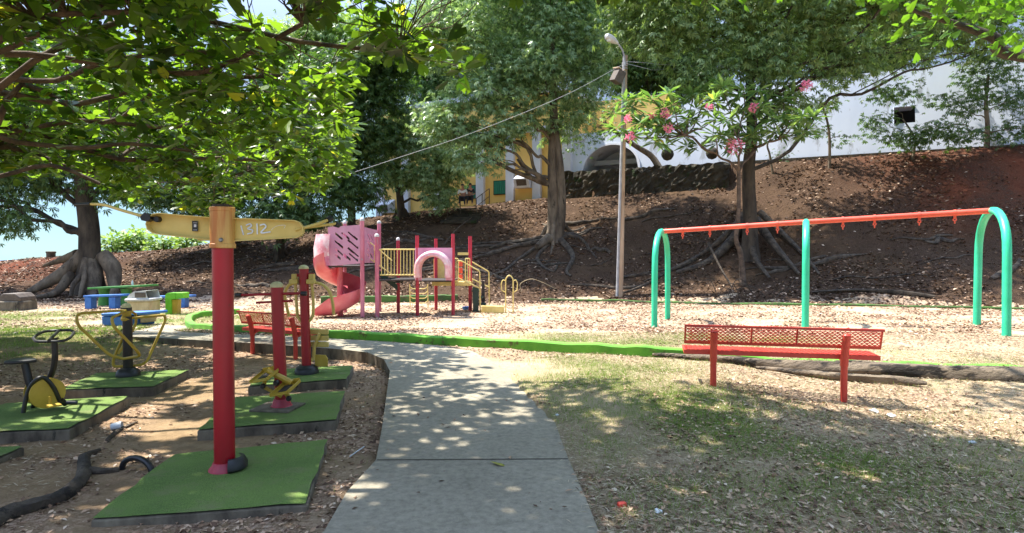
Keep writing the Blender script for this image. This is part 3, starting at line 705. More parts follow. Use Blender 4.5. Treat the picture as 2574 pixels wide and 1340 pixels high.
# 5: exercise bike
Y5 = Gz(90, 1035, .02).y
def V5(px, py, dy=0.0): return at(px, py, Y5 + dy)
b5 = V5(95, 1036); o5 = empty('exercise_bike', Vector((b5.x, b5.y, .02)), 'black exercise bike with yellow wheel cover beside the path of bare soil', 'exercise bike')
o5['label'] = 'black exercise bike with a round yellow flywheel cover'
mb = MB(); mb.tube(bend_path([V5(123, 955, .1), V5(135, 925, .1), V5(139, 895, .1), V5(136, 850, .1)], .05), .028, 14); stem = mb.build('handlebar_stem', M['black_metal'], o5)
mb = MB(); hp = [V5(84, 850, .0), V5(98, 838, .25), V5(118, 832, .42), V5(178, 829, .5), V5(187, 836, .42), V5(176, 850, .1), V5(158, 858, -.05), V5(90, 859, -.12)]
mb.tube(bend_path(hp + [hp[0]], .06, 5), .014, 10); mb.build('handlebar', M['black'], stem)
mb = MB(); mb.tube([V5(123, 856, -.1), V5(148, 831, .45)], .015, 8); mb.build('crosspiece', M['black_metal'], stem)
mb = MB(); mb.tube([V5(63, 914), V5(72, 955), V5(84, 985)], .036, 14); sp = mb.build('seat_post', M['black_metal'], o5)
mb = MB(); c = V5(55, 911)
mb.prism([c + Vector((x, y, 0)) for x, y in ((-.13, -.05), (-.08, -.12), (.02, -.12), (.12, -.04), (.15, .0), (.12, .04), (.02, .12), (-.08, .12), (-.13, .05))], (0, 0, .03)); mb.build('seat', M['black'], o5, bevel=.01)
for pts in ([V5(58, 1038, -.15), V5(70, 985, -.12), V5(90, 955, -.1), V5(112, 950, -.05), V5(135, 975, 0), V5(152, 1012, .05)],
            [V5(80, 1036, .15), V5(92, 985, .12), V5(104, 955, .1), V5(115, 950, .1)]):
    mb = MB(); mb.tube(smooth_path(pts, 5), .02, 10); mb.build('frame_tube', M['black_metal'], o5)
mb = MB(); mb.tube([V5(132, 1012, .05), V5(195, 1013, .15)], .022, 8); mb.tube([V5(150, 1005, .05), V5(165, 1015, .12)], .03, 8); mb.build('front_foot', M['black_metal'], o5)
ax = Vector((.78, -.62, 0)).normalized()
mb = MB(); wc = V5(119, 988, -.02); mb.lathe([(.148, 0), (.152, .008), (.15, .016), (.03, .022)], wc, ax, 32); mb.build('wheel_cover', M['yellow_dark'], o5)
mb = MB(); mb.lathe([(.135, 0), (.14, .02), (.135, .04)], wc - ax * .1, ax, 32); mb.build('flywheel', M['black_metal'], o5)
mb = MB(); mb.lathe([(.148, 0), (.152, .008), (.15, .014)], wc - ax * .19, ax, 32); mb.build('wheel_cover', M['yellow_dark'], o5)
mb = MB(); mb.box(V5(136, 1019, -.2), (.1, .1, .015), R(-38)); mb.box(V5(126, 1008, -.16), (.02, .02, .09)); mb.build('pedal', M['yellow_dark'], o5)

# half-buried tyre
tc_ = G(344, 1185); tc_.z = gnd(tc_.x, tc_.y) + .012; mb = MB(); pts = []
for k in range(13):
    a = R(180 * k / 12 + 6); pts.append(tc_ + Vector((.14 * math.cos(a) * 1.0, -.045 * math.cos(a), .095 * math.sin(a) - .005)))
mb.tube(pts, .022, 10); o = mb.build('half_buried_tyre', M['black'])
tag(o, 'black rubber ring half buried in bare soil beside the large turf pad', 'rubber ring')

# ------------------------------------------------------------------ benches
def bench(A, B, over, label, ztop=.74, zseat=.44):
    e = Vector((B.x - A.x, B.y - A.y, 0)); Ln = e.length; e.normalize(); n = Vector((-e.y, e.x, 0))
    if n.y < 0: n = -n
    c = (A + B) / 2; zg = c.z
    o = empty('park_bench', Vector((c.x, c.y, zg)), label, 'bench', 'red perforated steel benches')
    def P(u, v, z, base=None):
        return Vector((A.x, A.y, 0)) + e * u + n * v + Vector((0, 0, z + zg))
    for u in (0, Ln):
        mb = MB(); mb.tube([P(u, 0, -.2), P(u, .0, .36), P(u, 0, .40)], [.036, .036, .042], 16)
        leg = mb.build('leg', M['coral'], o)
        mb = MB(); mb.tube([P(u, 0, .33), P(u, -.03, .52), P(u, -.085, .69)], .042, 16); mb.lathe([(.042, 0), (.03, .015), (.008, .02)], P(u, -.085, .688), (0, -.1, 1), 16); mb.build('back_post', M['coral'], o)
        mb = MB(); mb.tube([P(u, 0, .36), P(u, .12, .405), P(u, .42, .425)], .025, 10); mb.build('seat_bracket', M['coral'], o)
    u0, u1 = -over[0], Ln + over[1]
    def meshpanel(name, f, U0, U1, V1, rows, cols, rim=.018):
        # perforated sheet: hex-like lattice of flattened holes cut as a real grid of bars
        mb = MB(); t = .004
        du = (U1 - U0) / cols; dv = V1 / rows
        nrm = (f(1, 0) - f(0, 0)).cross(f(0, 1) - f(0, 0)).normalized() * t
        def quad(pts): mb.prism([f(*p) for p in pts], nrm)
        # every cell: sloped strands of expanded metal
        wv = dv * .28; 
        for r_ in range(rows):
            v0 = r_ * dv; off = 0.5 if r_ % 2 else 0
            for k in range(cols):
                ua = U0 + (k + off) * du; ub = ua + du
                if ub > U1: ub = U1
                um = (ua + ua + du) / 2
                if um > U1: continue
                quad([(ua, v0 + dv * .5 - wv), (ua + du * .28, v0 - wv), (ua + du * .28, v0 + wv), (ua, v0 + dv * .5 + wv)])
                quad([(ua + du * .28, v0 - wv), (min(ua + du * .72, U1), v0 - wv), (min(ua + du * .72, U1), v0 + wv), (ua + du * .28, v0 + wv)])
                if ua + du <= U1 + 1e-6: quad([(ua + du * .72, v0 - wv), (ua + du, v0 + dv * .5 - wv), (ua + du, v0 + dv * .5 + wv), (ua + du * .72, v0 + wv)])
        ob = mb.build(name, M['coral'], o, smooth=False)
        return ob
    # back panel leans to the rear
    def fb(u, v): return P(u, .02 - .30 * v, ztop - .187 + v * .95)
    H = .19
    back = meshpanel('backrest', fb, u0 + .02, u1 - .02, H, 9, 40)
    mb = MB()
    mb.prism([fb(u0, H), fb(u1, H), fb(u1, H) + Vector((0, 0, .028)), fb(u0, H) + Vector((0, 0, .028))], n * -.04)
    mb.prism([fb(u0, -.03), fb(u1, -.03), fb(u1, .012), fb(u0, .012)], n * .012)
    for u in (u0, u0 + (u1 - u0) * .35, u0 + (u1 - u0) * .58, u1 - .02):
        mb.prism([fb(u, 0.013), fb(u + .02, 0.013), fb(u + .02, H), fb(u, H)], n * .01)
    mb.build('rim', M['coral'], back, smooth=False)
    def fs(u, v): return P(u, .05 + v, .455)
    seat = meshpanel('seat', fs, u0 + .02, u1 - .02, .34, 8, 38)
    mb = MB()
    for v in (.04, .38): mb.prism([P(u0, v, .40), P(u1, v, .40), P(u1, v, .452), P(u0, v, .452)], n * .03)
    for u in (u0, u1 - .02): mb.prism([P(u, .0705, .405), P(u + .02, .0705, .405), P(u + .02, .0705, .449), P(u, .0705, .449)], n * .309)
    mb.build('rim', M['coral'], seat, smooth=False)
    return o
bench(Vector((2.36, 6.97, .02)), Vector((3.72, 6.66, .02)), (.33, .38), 'red mesh bench on the grass by itself, seen from behind, near the swing set')
bench(G(635, 890), G(743, 903), (.32, .30), 'red mesh bench beside the raised path edge, partly behind the red posts')

# ------------------------------------------------------------------ swing frame
Rf, Rb = Vector((9.72, 11.7, 0)), Vector((10.85, 13.9, 0)); Lf, Lb = Vector((3.68, 15.4, 0)), Vector((4.60, 17.6, 0))
Rm, Lm = (Rf + Rb) / 2, (Lf + Lb) / 2; Cm = (Rm + Lm) / 2; bd_ = (Rm - Lm).normalized(); ad = Vector((-bd_.y, bd_.x, 0))
osw = empty('swing_set', Vector((Cm.x, Cm.y, gnd(Cm.x, Cm.y))), 'swing frame without swings, orange red top pipe on three sea green arches', 'swing set')
tops = []
for mpt, f_, k_, zt in ((Lm, Lf, Lb, 2.24), (Cm, Cm - Vector((.49, 1, 0)).normalized() * 1.13, Cm + Vector((.49, 1, 0)).normalized() * 1.13, 2.40), (Rm, Rf, Rb, 2.54)):
    pts = []; hw = (k_ - f_).length / 2; dd = (k_ - f_).normalized()
    pts.append(f_ + Vector((0, 0, gnd(f_.x, f_.y) - .1))); pts.append(f_ + dd * .03 + Vector((0, 0, zt * .35)))
    for k in range(15):
        a = math.pi * k / 14; pts.append(mpt + dd * (-math.cos(a) * hw * .96) + Vector((0, 0, zt - .98 + .98 * math.sin(a) ** .8)))
    pts.append(k_ - dd * .03 + Vector((0, 0, zt * .35))); pts.append(k_ + Vector((0, 0, gnd(k_.x, k_.y) - .1)))
    mb = MB(); mb.tube(pts, .078, 20); mb.build('arch_leg', M['teal'], osw); tops.append(mpt + Vector((0, 0, zt)))
mb = MB(); mb.tube([tops[0] + Vector((0, 0, -.0)), tops[1]], .062, 18); mb.build('top_pipe', M['beam'], osw)
mb = MB(); mb.tube([tops[1], tops[2]], .062, 18); mb.build('top_pipe', M['beam'], osw)
for x, (a, b_) in ((.16, (0, 1)), (.36, (0, 1)), (.62, (0, 1)), (.82, (0, 1)), (.22, (1, 2)), (.40, (1, 2)), (.64, (1, 2)), (.82, (1, 2))):
    p = tops[a].lerp(tops[b_], x); mb = MB()
    e = (tops[b_] - tops[a]).normalized()
    mb.tube([p - e * .025, p + e * .025], .072, 16); mb.box(p - Vector((0, 0, .085)), (.05, .05, .05), math.atan2(e.y, e.x))
    hg = mb.build('swing_hanger', M['beam'], osw)
    mb = MB(); ring = [p + Vector((0, 0, -.145)) + (e * math.cos(2 * math.pi * k / 10) + Vector((0, 0, 1)) * math.sin(2 * math.pi * k / 10)) * .028 for k in range(11)]
    mb.tube(ring, .014, 6); mb.tube([p - Vector((0, 0, .16)), p - Vector((0, 0, .235))], .014, 6); mb.build('hook', M['beam'], hg)

# ------------------------------------------------------------------ playground tower
def gB(px, py): p = G(px, py); return p
tower_c = G(1030, 790)
opl = empty('play_structure', tower_c, 'faded pink and yellow play structure with a spiral slide', 'play structure')
def postp(pxb, pyb, pxt, pyt, m, capm=None, r=.055):
    b_ = G(pxb, pyb); t_ = at(pxt, pyt, b_.y); t_.x = (t_.x + b_.x) / 2; b_.x = t_.x
    mb = MB(); mb.tube([b_ - Vector((0, 0, .1)), t_], r, 14); o = mb.build('post', m, opl)
    if capm:
        mb = MB(); mb.lathe([(r + .006, 0), (r + .008, .05), (r * .8, .085), (r * .3, .1)], t_ - Vector((0, 0, .03)), seg=14); mb.build('cap', capm, o)
    return b_, t_
p1 = postp(911, 799, 910.5, 553, M['pink_post'], M['grey_lid'], .062)
p2 = postp(957, 784, 950, 560, M['pink_post'], M['grey_lid'], .062)
p3 = postp(948, 799, 947.5, 593, M['pink_post'], M['grey_lid'], .062)
p4 = postp(1004, 787, 998, 602, M['redpost'], M['grey_lid'])
p5 = postp(1050, 794, 1048, 592, M['redpost'])
p6 = postp(1097, 780, 1095, 600, M['redpost'])
p7 = postp(1139, 794, 1139, 588, M['redpost'])
p8 = postp(1183, 782, 1181, 594, M['redpost'], None, .062)
p0 = postp(868, 786, 866, 560, M['pink_post'], M['grey_lid'], .055)
Yf = p1[0].y
def T(px, py, dy=0.0): return at(px, py, Yf + dy)
# slotted front panel
def slotted(cor, slots, name, parent, m, t=.03):
    """panel with real slots: built by bmesh boolean-free method – strips between slots are skipped"""
    import bmesh
    bm = bmesh.new()
    (ax_, ay_), (bx_, by_) = cor
    nx, ny = 44, 52; A = np.zeros((ny, nx), bool)
    for j in range(ny):
        for i in range(nx):
            u = (i + .5) / nx; v = (j + .5) / ny
            for (u0, v0, u1, v1) in slots:
                dx, dy = u1 - u0, (v1 - v0); L2 = dx * dx + dy * dy; tt = max(0, min(1, ((u - u0) * dx + (v - v0) * dy) / L2))
                if math.hypot(u - u0 - tt * dx, v - v0 - tt * dy) < .026: A[j, i] = True
    return A
def panel_from(P00, P10, P01, A, t, name, m, parent, nrm):
    mb = MB(); ny, nx = A.shape; ex = (P10 - P00) / nx; ey = (P01 - P00) / ny; idx = {}
    def vid(i, j, s):
        k = (i, j, s)
        if k not in idx: idx[k] = len(mb.v); mb.v.append(tuple(P00 + ex * i + ey * j + nrm * (t * s)))
        return idx[k]
    for j in range(ny):
        for i in range(nx):
            if A[j, i]: continue
            mb.f.append((vid(i, j, 0), vid(i + 1, j, 0), vid(i + 1, j + 1, 0), vid(i, j + 1, 0)))
            mb.f.append((vid(i, j, 1), vid(i, j + 1, 1), vid(i + 1, j + 1, 1), vid(i + 1, j, 1)))
            for (di, dj, a, b_) in ((-1, 0, (0, 0), (0, 1)), (1, 0, (1, 0), (1, 1)), (0, -1, (0, 0), (1, 0)), (0, 1, (0, 1), (1, 1))):
                i2, j2 = i + di, j + dj
                if i2 < 0 or j2 < 0 or i2 >= nx or j2 >= ny or A[j2, i2]:
                    mb.f.append((vid(i + a[0], j + a[1], 0), vid(i + b_[0], j + b_[1], 0), vid(i + b_[0], j + b_[1], 1), vid(i + a[0], j + a[1], 1)))
    return mb.build(name, m, parent, smooth=False)
sl_ = []
for r_, (vv, lst) in enumerate(((.18, ((.22, .40), (.42, .62), (.62, .86))), (.38, ((.2, .42), (.60, .86))), (.58, ((.2, .50), (.58, .86))), (.74, ((.2, .32), (.45, .62), (.62, .84))))):
    for a, b_ in lst: sl_.append((a, vv, b_, vv + (b_ - a) * .8))
A1 = slotted(((0, 0), (1, 1)), sl_, '', None, None)
pa, pb, pc = T(824, 571, -.02), T(907, 565, -.02), T(829, 668, -.02)
panel_from(pa, pb, pc, A1, .03, 'slotted_panel', M['pink'], opl, Vector((0, 1, 0)))
qa = p1[1] + Vector((.05, .1, 0)); qa.z = T(918, 571).z; qb = Vector((p2[1].x - .03, p2[1].y, qa.z - .02)); qc = Vector((qa.x, qa.y, T(918, 661).z))
panel_from(qa, qb, qc, A1, .03, 'slotted_panel', M['pink'], opl, Vector((-1, .3, 0)).normalized())
dz = T(900, 668).z
mb = MB(); c = (Vector(p1[0]) + Vector(p0[0]) + Vector(p2[0])) / 3; mb.prism([Vector((p0[0].x - .1, Yf + .05, dz - .05)), Vector((p1[0].x, Yf + .05, dz - .05)), Vector((p2[0].x, p2[0].y, dz - .05)), Vector((p0[0].x - .1, p2[0].y, dz - .05))], (0, 0, .05)); mb.build('tower_deck', M['darkdeck'], opl, smooth=False)
# spiral slide
pole_b = G(857, 786); pc_ = Vector((at(855, 740, Yf + .55).x, Yf + .55, 0)); pole_b = Vector((pc_.x, pc_.y, gnd(pc_.x, pc_.y)))
mb = MB(); mb.tube([pole_b, Vector((pc_.x, pc_.y, dz + .1))], .09, 16); spole = mb.build('slide_pole', M['slide'], opl)
zg = pole_b.z; V = []; prof = [(.10, .16), (.13, .13), (.16, .02), (.28, -.06), (.50, -.06), (.66, .04), (.74, .24), (.76, .42), (.79, .42), (.77, .22), (.70, -.0), (.52, -.10), (.26, -.10), (.13, -.01), (.09, .1)]
N = 46
for k in range(N + 1):
    t = k / N; th = R(250 - 350 * t); z = dz - .02 - (dz - zg - .18) * (t ** .95)
    for j, (r_, h_) in enumerate(prof):
        V.append((pc_.x + r_ * math.cos(th), pc_.y + r_ * math.sin(th), z + h_))
n_ = len(prof); exit_t = R(250 - 350)
for k in range(1, 7):  # straight run-out, tangent, heading left and slightly forward
    d_ = Vector((math.sin(exit_t), -math.cos(exit_t), 0)) * (-1)
    d_ = Vector((-0.97, -.22, 0))
    th = exit_t - R(20) * min(1, k / 3)
    for j, (r_, h_) in enumerate(prof):
        base_ = Vector((pc_.x + r_ * math.cos(exit_t), pc_.y + r_ * math.sin(exit_t), zg + .16)) + d_ * (.07 * k)
        V.append((base_.x, base_.y, base_.z + h_ * (1 - .10 * k) - .012 * k))
NN = N + 6
Fc = [(k * n_ + j, k * n_ + (j + 1) % n_, (k + 1) * n_ + (j + 1) % n_, (k + 1) * n_ + j) for k in range(NN) for j in range(n_)]
Fc += [tuple(range(n_)), tuple(NN * n_ + j for j in range(n_))[::-1]]
mb = MB(); mb.add(V, Fc); mb.build('spiral_chute', M['slide'], opl, ang=50)
# hood: tall outer shield at the top of the chute
V = []; K = 22
for k in range(K + 1):
    t = k / K; th = R(262 - 150 * t); z0 = dz + .30 - .42 * t; top = dz + .95 - .75 * max(0, t - .45)
    for r_, h_ in ((.765, z0), (.775, (z0 + top) / 2), (.70, top), (.67, top - .01), (.745, (z0 + top) / 2), (.74, z0)):
        V.append((pc_.x + r_ * math.cos(th), pc_.y + r_ * math.sin(th), h_))
Fc = [(k * 6 + j, k * 6 + (j + 1) % 6, (k + 1) * 6 + (j + 1) % 6, (k + 1) * 6 + j) for k in range(K) for j in range(6)] + [tuple(range(6)), tuple(K * 6 + j for j in range(6))[::-1]]
mb = MB(); mb.add(V, Fc); mb.build('slide_hood', M['slide_pale'], opl)
# stair flight between tower and low deck
mb = MB()
for k in range(5):
    mb.box(Vector((p1[0].x + .28 + .14 * k, Yf + 1.2, dz - .1 - .11 * k)), (.22, .7, .03))
mb.prism([Vector((p1[0].x + .15, Yf + .8, dz - .02)), Vector((p1[0].x + .9, Yf + .8, dz - .62)), Vector((p1[0].x + .9, Yf + .8, dz - .8)), Vector((p1[0].x + .15, Yf + .8, dz - .2))], (0, .03, 0))
mb.build('stair_flight', M['darkgreen'], opl, smooth=False)
mb = MB(); mb.tube([T(918, 642, .8), T(985, 690, .8)], .02, 8); mb.tube([T(918, 600, .8), T(950, 625, .8), T(985, 655, .8)], .02, 8)
for k in range(4): mb.tube([T(925 + 16 * k, 606 + 13 * k, .8), T(925 + 16 * k, 647 + 12 * k, .8)], .012, 6)
mb.build('stair_rail', M['pale_yellow'], opl)
# low decks
zd = T(1000, 702).z
mb = MB(); mb.prism([Vector((p3[0].x, p3[0].y, zd - .07)), Vector((p5[0].x, p5[0].y, zd - .07)), Vector((p4[0].x + .5, p4[0].y + .2, zd - .07)), Vector((p2[0].x, p2[0].y, zd - .07))], (0, 0, .05)); mb.build('low_deck', M['darkdeck'], opl, smooth=False)
mb = MB(); mb.prism([Vector((p5[0].x, p5[0].y, zd - .10)), Vector((p7[0].x, p7[0].y, zd - .10)), Vector((p7[0].x, p6[0].y, zd - .10)), Vector((p5[0].x, p6[0].y, zd - .10))], (0, 0, .04)); mb.build('low_deck', M['darkdeck'], opl, smooth=False)
ye = p8[0].y
mb = MB(); mb.box(((p6[0].x + p8[0].x) / 2, ye, at(1130, 712, ye).z), (p8[0].x - p6[0].x + .1, .9, .13)); mb.build('entry_deck', M['pale_yellow'], opl, smooth=False, bevel=.01)
# baluster rail
mb = MB(); Yr = p3[0].y
r0, r1 = at(955, 627, Yr), at(1043, 627, Yr); q0, q1 = at(955, 691, Yr), at(1043, 691, Yr)
mb.tube([r0, r1], .02, 8); mb.tube([q0, q1], .02, 8)
for k in range(11): mb.tube([r0.lerp(r1, (k + .5) / 11), q0.lerp(q1, (k + .5) / 11)], .011, 6)
mb.build('baluster_rail', M['pale_yellow'], opl)
# arch panel
Ya = p5[0].y - .05
def TA(px, py, dy=0.0): return at(px, py, Ya + dy)
c_ = TA(1090, 676); ri = .37; hh = TA(1090, 705).z
outer = [TA(1043, 706), TA(1043, 625), TA(1137, 622), TA(1137, 706)]
arch = [Vector((c_.x + ri * math.cos(R(a)), c_.y, c_.z + ri * math.sin(R(a)))) for a in range(0, 181, 12)]
ring = [outer[3], outer[2], outer[1], outer[0], Vector((c_.x - ri, c_.y, hh))] + arch[::-1] + [Vector((c_.x + ri, c_.y, hh))]
# build as strips between outline and arch to keep faces convex
mb = MB(); top = TA(1090, 623).z
xl, xr = outer[0].x, outer[2].x
cols = [xl, c_.x - ri] + [c_.x + ri * math.cos(R(a)) for a in range(168, 0, -12)] + [c_.x + ri, xr]
for a, b_ in zip(cols[:-1], cols[1:]):
    def lo_(x, side):
        if x <= c_.x - ri + 1e-6 and side < 0: return hh
        return c_.z + math.sqrt(max(0, ri * ri - (x - c_.x) ** 2))
    if b_ <= c_.x - ri + 1e-6 or a >= c_.x + ri - 1e-6: za = zb = hh
    else: za, zb = lo_(a, 1), lo_(b_, 1)
    mb.prism([Vector((a, c_.y, za)), Vector((b_, c_.y, zb)), Vector((b_, c_.y, top)), Vector((a, c_.y, top))], (0, .03, 0))
mb.build('arch_panel', M['pink'], opl, smooth=False)
V = []; ro, rin = .55, .37; K = 24; prof_a = [(rin, .05), (rin + .01, -.35), (rin + .04, -.42), (ro - .06, -.42), (ro, -.36), (ro, -.10), (ro + .03, .0), (ro, .0), (rin + .03, .05)]
na = len(prof_a)
for k in range(-3, K + 4):
    a = R(180 * min(max(k, 0), K) / K); drop = .12 * (max(-k, 0) + max(k - K, 0)) / 1.0 * .7
    for r_, dy in prof_a:
        V.append((c_.x + r_ * math.cos(a), c_.y + dy, c_.z + r_ * math.sin(a) - drop))
Fc = [(k * na + j, k * na + (j + 1) % na, (k + 1) * na + (j + 1) % na, (k + 1) * na + j) for k in range(K + 6) for j in range(na)] + [tuple(range(na)), tuple((K + 6) * na + j for j in range(na))[::-1]]
mb = MB(); mb.add(V, Fc); mb.build('arch_hood', M['slide_pale'], opl, ang=50)
# back panel with tic-tac cylinders, top rail
mb = MB(); mb.box(((p7[0].x + p8[0].x) / 2, ye, at(1160, 638, ye).z), (p8[0].x - p7[0].x, .06, .09)); mb.build('top_rail', M['pale_yellow'], opl)
mb = MB(); mb.box((at(1108, 680, ye + .4).x, ye + .4, at(1108, 678, ye + .4).z), (.5, .03, .75)); mb.build('rear_panel', M['pale_yellow'], opl)
for k in range(3):
    mb = MB(); cc = at(1158, 663 + 17 * k, ye + .3); mb.lathe([(.06, 0), (.065, .03), (.065, .16), (.06, .19)], cc - Vector((0, 0, .095)), seg=14); mb.build('spinner_drum', M['beam'], opl)
for x0, x1 in ((1141, 1152), (1170, 1181)):
    mb = MB(); mb.tube(bend_path([at(x0, 650, ye - .4), at(x1, 650, ye - .4), at(x1, 708, ye - .4), at(x0, 708, ye - .4), at(x0, 650, ye - .4)], .05), .018, 8); mb.tube([at((x0 + x1) / 2, 650, ye - .4), at((x0 + x1) / 2, 708, ye - .4)], .012, 6); mb.build('grab_loop', M['pale_yellow'], opl)
for pts, yy in (([(1150, 656), (1160, 656), (1206, 682), (1207, 786)], -.55), ([(1152, 699), (1204, 724)], -.55), ([(1176, 658), (1184, 657), (1229, 683), (1230, 768)], .35), ([(1174, 699), (1184, 700), (1229, 722)], .35)):
    mb = MB(); mb.tube(bend_path([at(x, y, ye + yy) for x, y in pts], .06), .02, 8); mb.build('handrail', M['pale_yellow'], opl)
mb = MB(); mb.prism([at(1188, 721, ye - .5), at(1203, 725, ye - .5), at(1203, 783, ye - .5), at(1189, 783, ye - .5)], (0, .05, 0)); mb.build('stair_side', M['darkgreen'], opl, smooth=False)
mb = MB(); mb.prism([at(1211, 705, ye + .3), at(1218, 708, ye + .3), at(1219, 768, ye + .3), at(1211, 768, ye + .3)], (0, .05, 0)); mb.build('stair_side', M['darkdeck'], opl, smooth=False)
mb = MB()
for k in range(3): mb.box(at(1197 + 7 * k, 730 + 17 * k, ye - .1), (.28, .75, .03))
mb.build('stair_tread', M['darkgreen'], opl, smooth=False)

# step with loop handles
b_ = G(1270, 788); os_ = empty('step_platform', b_, 'low yellow step with two looped yellow handles beside the play structure', 'step platform')
def S(px, py, dy=0.0): return at(px, py, b_.y + dy)
mb = MB(); mb.prism([S(1210, 769), S(1267, 771), S(1267, 789), S(1210, 787)], (0, .4, 0)); mb.build('step_box', M['pale_yellow'], os_, bevel=.01)
mb = MB(); mb.prism([S(1199, 791, -.1), S(1262, 795, -.1), S(1262, 796.5, -.1), S(1199, 792.5, -.1)], (0, .35, 0)); mb.build('step_mat', M['darkdeck'], os_)
mb = MB(); mb.tube(bend_path([S(1271, 792), S(1271, 700), S(1280, 690), S(1290, 700), S(1290, 789)], .12), .02, 10); mb.build('loop_handle', M['pale_yellow'], os_)
for s, x in ((-1, 1271), (1, 1290)):
    mb = MB(); mb.tube(bend_path([S(x, 706), S(x + s * 7, 703), S(x + s * 11, 712), S(x + s * 10, 730), S(x, 735)], .05), .016, 8); mb.build('side_grip', M['pale_yellow'], os_)
# small curved-rung ladder
yb = G(1050, 772).y; ol = empty('curved_ladder', G(1050, 772), 'small pale yellow ladder with curved rungs behind the play structure posts', 'ladder')
for x in (1030, 1075):
    mb = MB(); mb.tube([at(x, 714, yb), at(x + 1, 774, yb)], .018, 8); mb.build('rail', M['pale_yellow'], ol)
for k in range(4):
    y0 = 720 + 12 * k; mb = MB(); mb.tube(bend_path([at(1030, y0, yb), at(1037, y0 + 6, yb), at(1068, y0 + 6, yb), at(1075, y0, yb)], .05), .014, 7); mb.build('rung', M['pale_yellow'], ol)
# blue bowl
bb = G(1171, 779); mb = MB(); mb.lathe([(.09, 0), (.12, .05), (.13, .11), (.12, .11), (.1, .03), (.02, .02)], bb, seg=16); tag(mb.build('plastic_bowl', M['blue']), 'small blue bowl lying on the ground under the play structure', 'bowl')

# ------------------------------------------------------------------ picnic corner
def slab(mb, c, size, rz=0): mb.box(c, size, rz)
bp = G(288, 771); ot = empty('picnic_table', bp, 'green picnic table with a blue bench on each side under the big rooted tree', 'picnic table')
yb = bp.y
mb = MB(); a, b_, c = at(219, 723, yb), at(352, 717, yb), None
dz_ = Vector((0, 0, -.07)); mb.prism([a, b_, b_ + Vector((.15, .9, 0)), a + Vector((.15, .9, 0))], dz_); mb.build('table_top', M['table_green'], ot, bevel=.01)
for x in (262, 318):
    p = at(x, 740, yb + .4); g0 = gnd(p.x, p.y); zt_ = at(x, 722, yb).z - .07
    mb = MB(); mb.lathe([(.2, 0), (.19, .2), (.15, .4), (.2, zt_ - g0)], Vector((p.x, p.y, g0)), seg=16); mb.build('pedestal', M['table_green'], ot)
def cbench(pxl, pxr, pyt, Y, parent, legs):
    mb = MB(); a, b_ = at(pxl, pyt, Y), at(pxr, pyt - 3, Y); mb.prism([a, b_, b_ + Vector((.05, .38, 0)), a + Vector((.05, .38, 0))], (0, 0, -.07)); s = mb.build('bench_top', M['blue'], parent, bevel=.008)
    for x in legs:
        p = at(x, pyt, Y + .15); g0 = gnd(p.x, p.y) - .1; mb = MB(); zt_ = at(x, pyt, Y).z - .07; mb.box((p.x, p.y, (g0 + zt_) / 2), (.22, .3, zt_ - g0)); mb.build('bench_leg', M['blue'], parent, bevel=.01)
cbench(209, 306, 743, yb - .9, ot, (228, 288))
cbench(372, 476, 745, yb - .4, ot, (383, 462))
p = at(333, 717, yb + .3); mb = MB(); mb.lathe([(.035, 0), (.035, .12), (.012, .17), (.012, .2)], p, seg=10); tag(mb.build('bottle', M['plastic_clear']), 'pale bottle standing on the green picnic table', 'bottle')
# cream litter bin
bt = G(343, 797); ob = empty('litter_bin', bt, 'cream square litter bin with a white hooded lid', 'litter bin')
def TB(px, py, dy=0.0): return at(px, py, bt.y + dy)
w_ = (TB(374, 780) - TB(310, 780)).length
cx_ = TB(342, 780).x; mb = MB(); zt_ = TB(342, 757).z; mb.box((cx_, bt.y + w_ / 2, (bt.z + zt_) / 2 - .03), (w_ * .9, w_ * .9, zt_ - bt.z + .05), R(8)); mb.build('bin_body', M['cream'], ob, bevel=.05)
mb = MB(); mb.box((cx_, bt.y + w_ / 2, zt_ + .03), (w_, w_, .09), R(8)); lid = mb.build('lid', M['grey_lid'], ob, bevel=.03)
mb = MB(); zz = zt_ + .075; hw = w_ * .42
pr = [(-hw, 0), (-hw * .75, .12), (-hw * .3, .21), (hw * .75, .24), (hw * .95, .0)]
yo = bt.y + w_ / 2
mb.prism([Vector((cx_ + x, yo - hw, zz + z)) for x, z in pr], (0, .02, 0)); mb.prism([Vector((cx_ + x, yo + hw, zz + z)) for x, z in pr], (0, .02, 0))
mb.prism([Vector((cx_ + pr[2][0], yo - hw + .021, zz + pr[2][1] - .02)), Vector((cx_ + pr[3][0], yo - hw + .021, zz + pr[3][1] - .02)), Vector((cx_ + pr[3][0], yo - hw + .021, zz + pr[3][1])), Vector((cx_ + pr[2][0], yo - hw + .021, zz + pr[2][1]))], (0, 2 * hw - .022, 0))
for a, b2_ in ((0, 1), (1, 2)):
    mb.prism([Vector((cx_ + pr[a][0], yo - hw + .021, zz + pr[a][1])), Vector((cx_ + pr[b2_][0], yo - hw + .021, zz + pr[b2_][1])), Vector((cx_ + pr[b2_][0] + .02, yo - hw + .021, zz + pr[b2_][1] - .02)), Vector((cx_ + pr[a][0] + .02, yo - hw + .021, zz + pr[a][1]))], (0, 2 * hw - .022, 0))
hd = mb.build('hood', M['grey_lid'], ob, ang=50)
mb = MB(); mb.box((cx_ + hw * .30, yo - hw - .006, zz + .11), (hw * 1.0, .012, .15)); mb.build('flap', M['boxbrown'], hd)
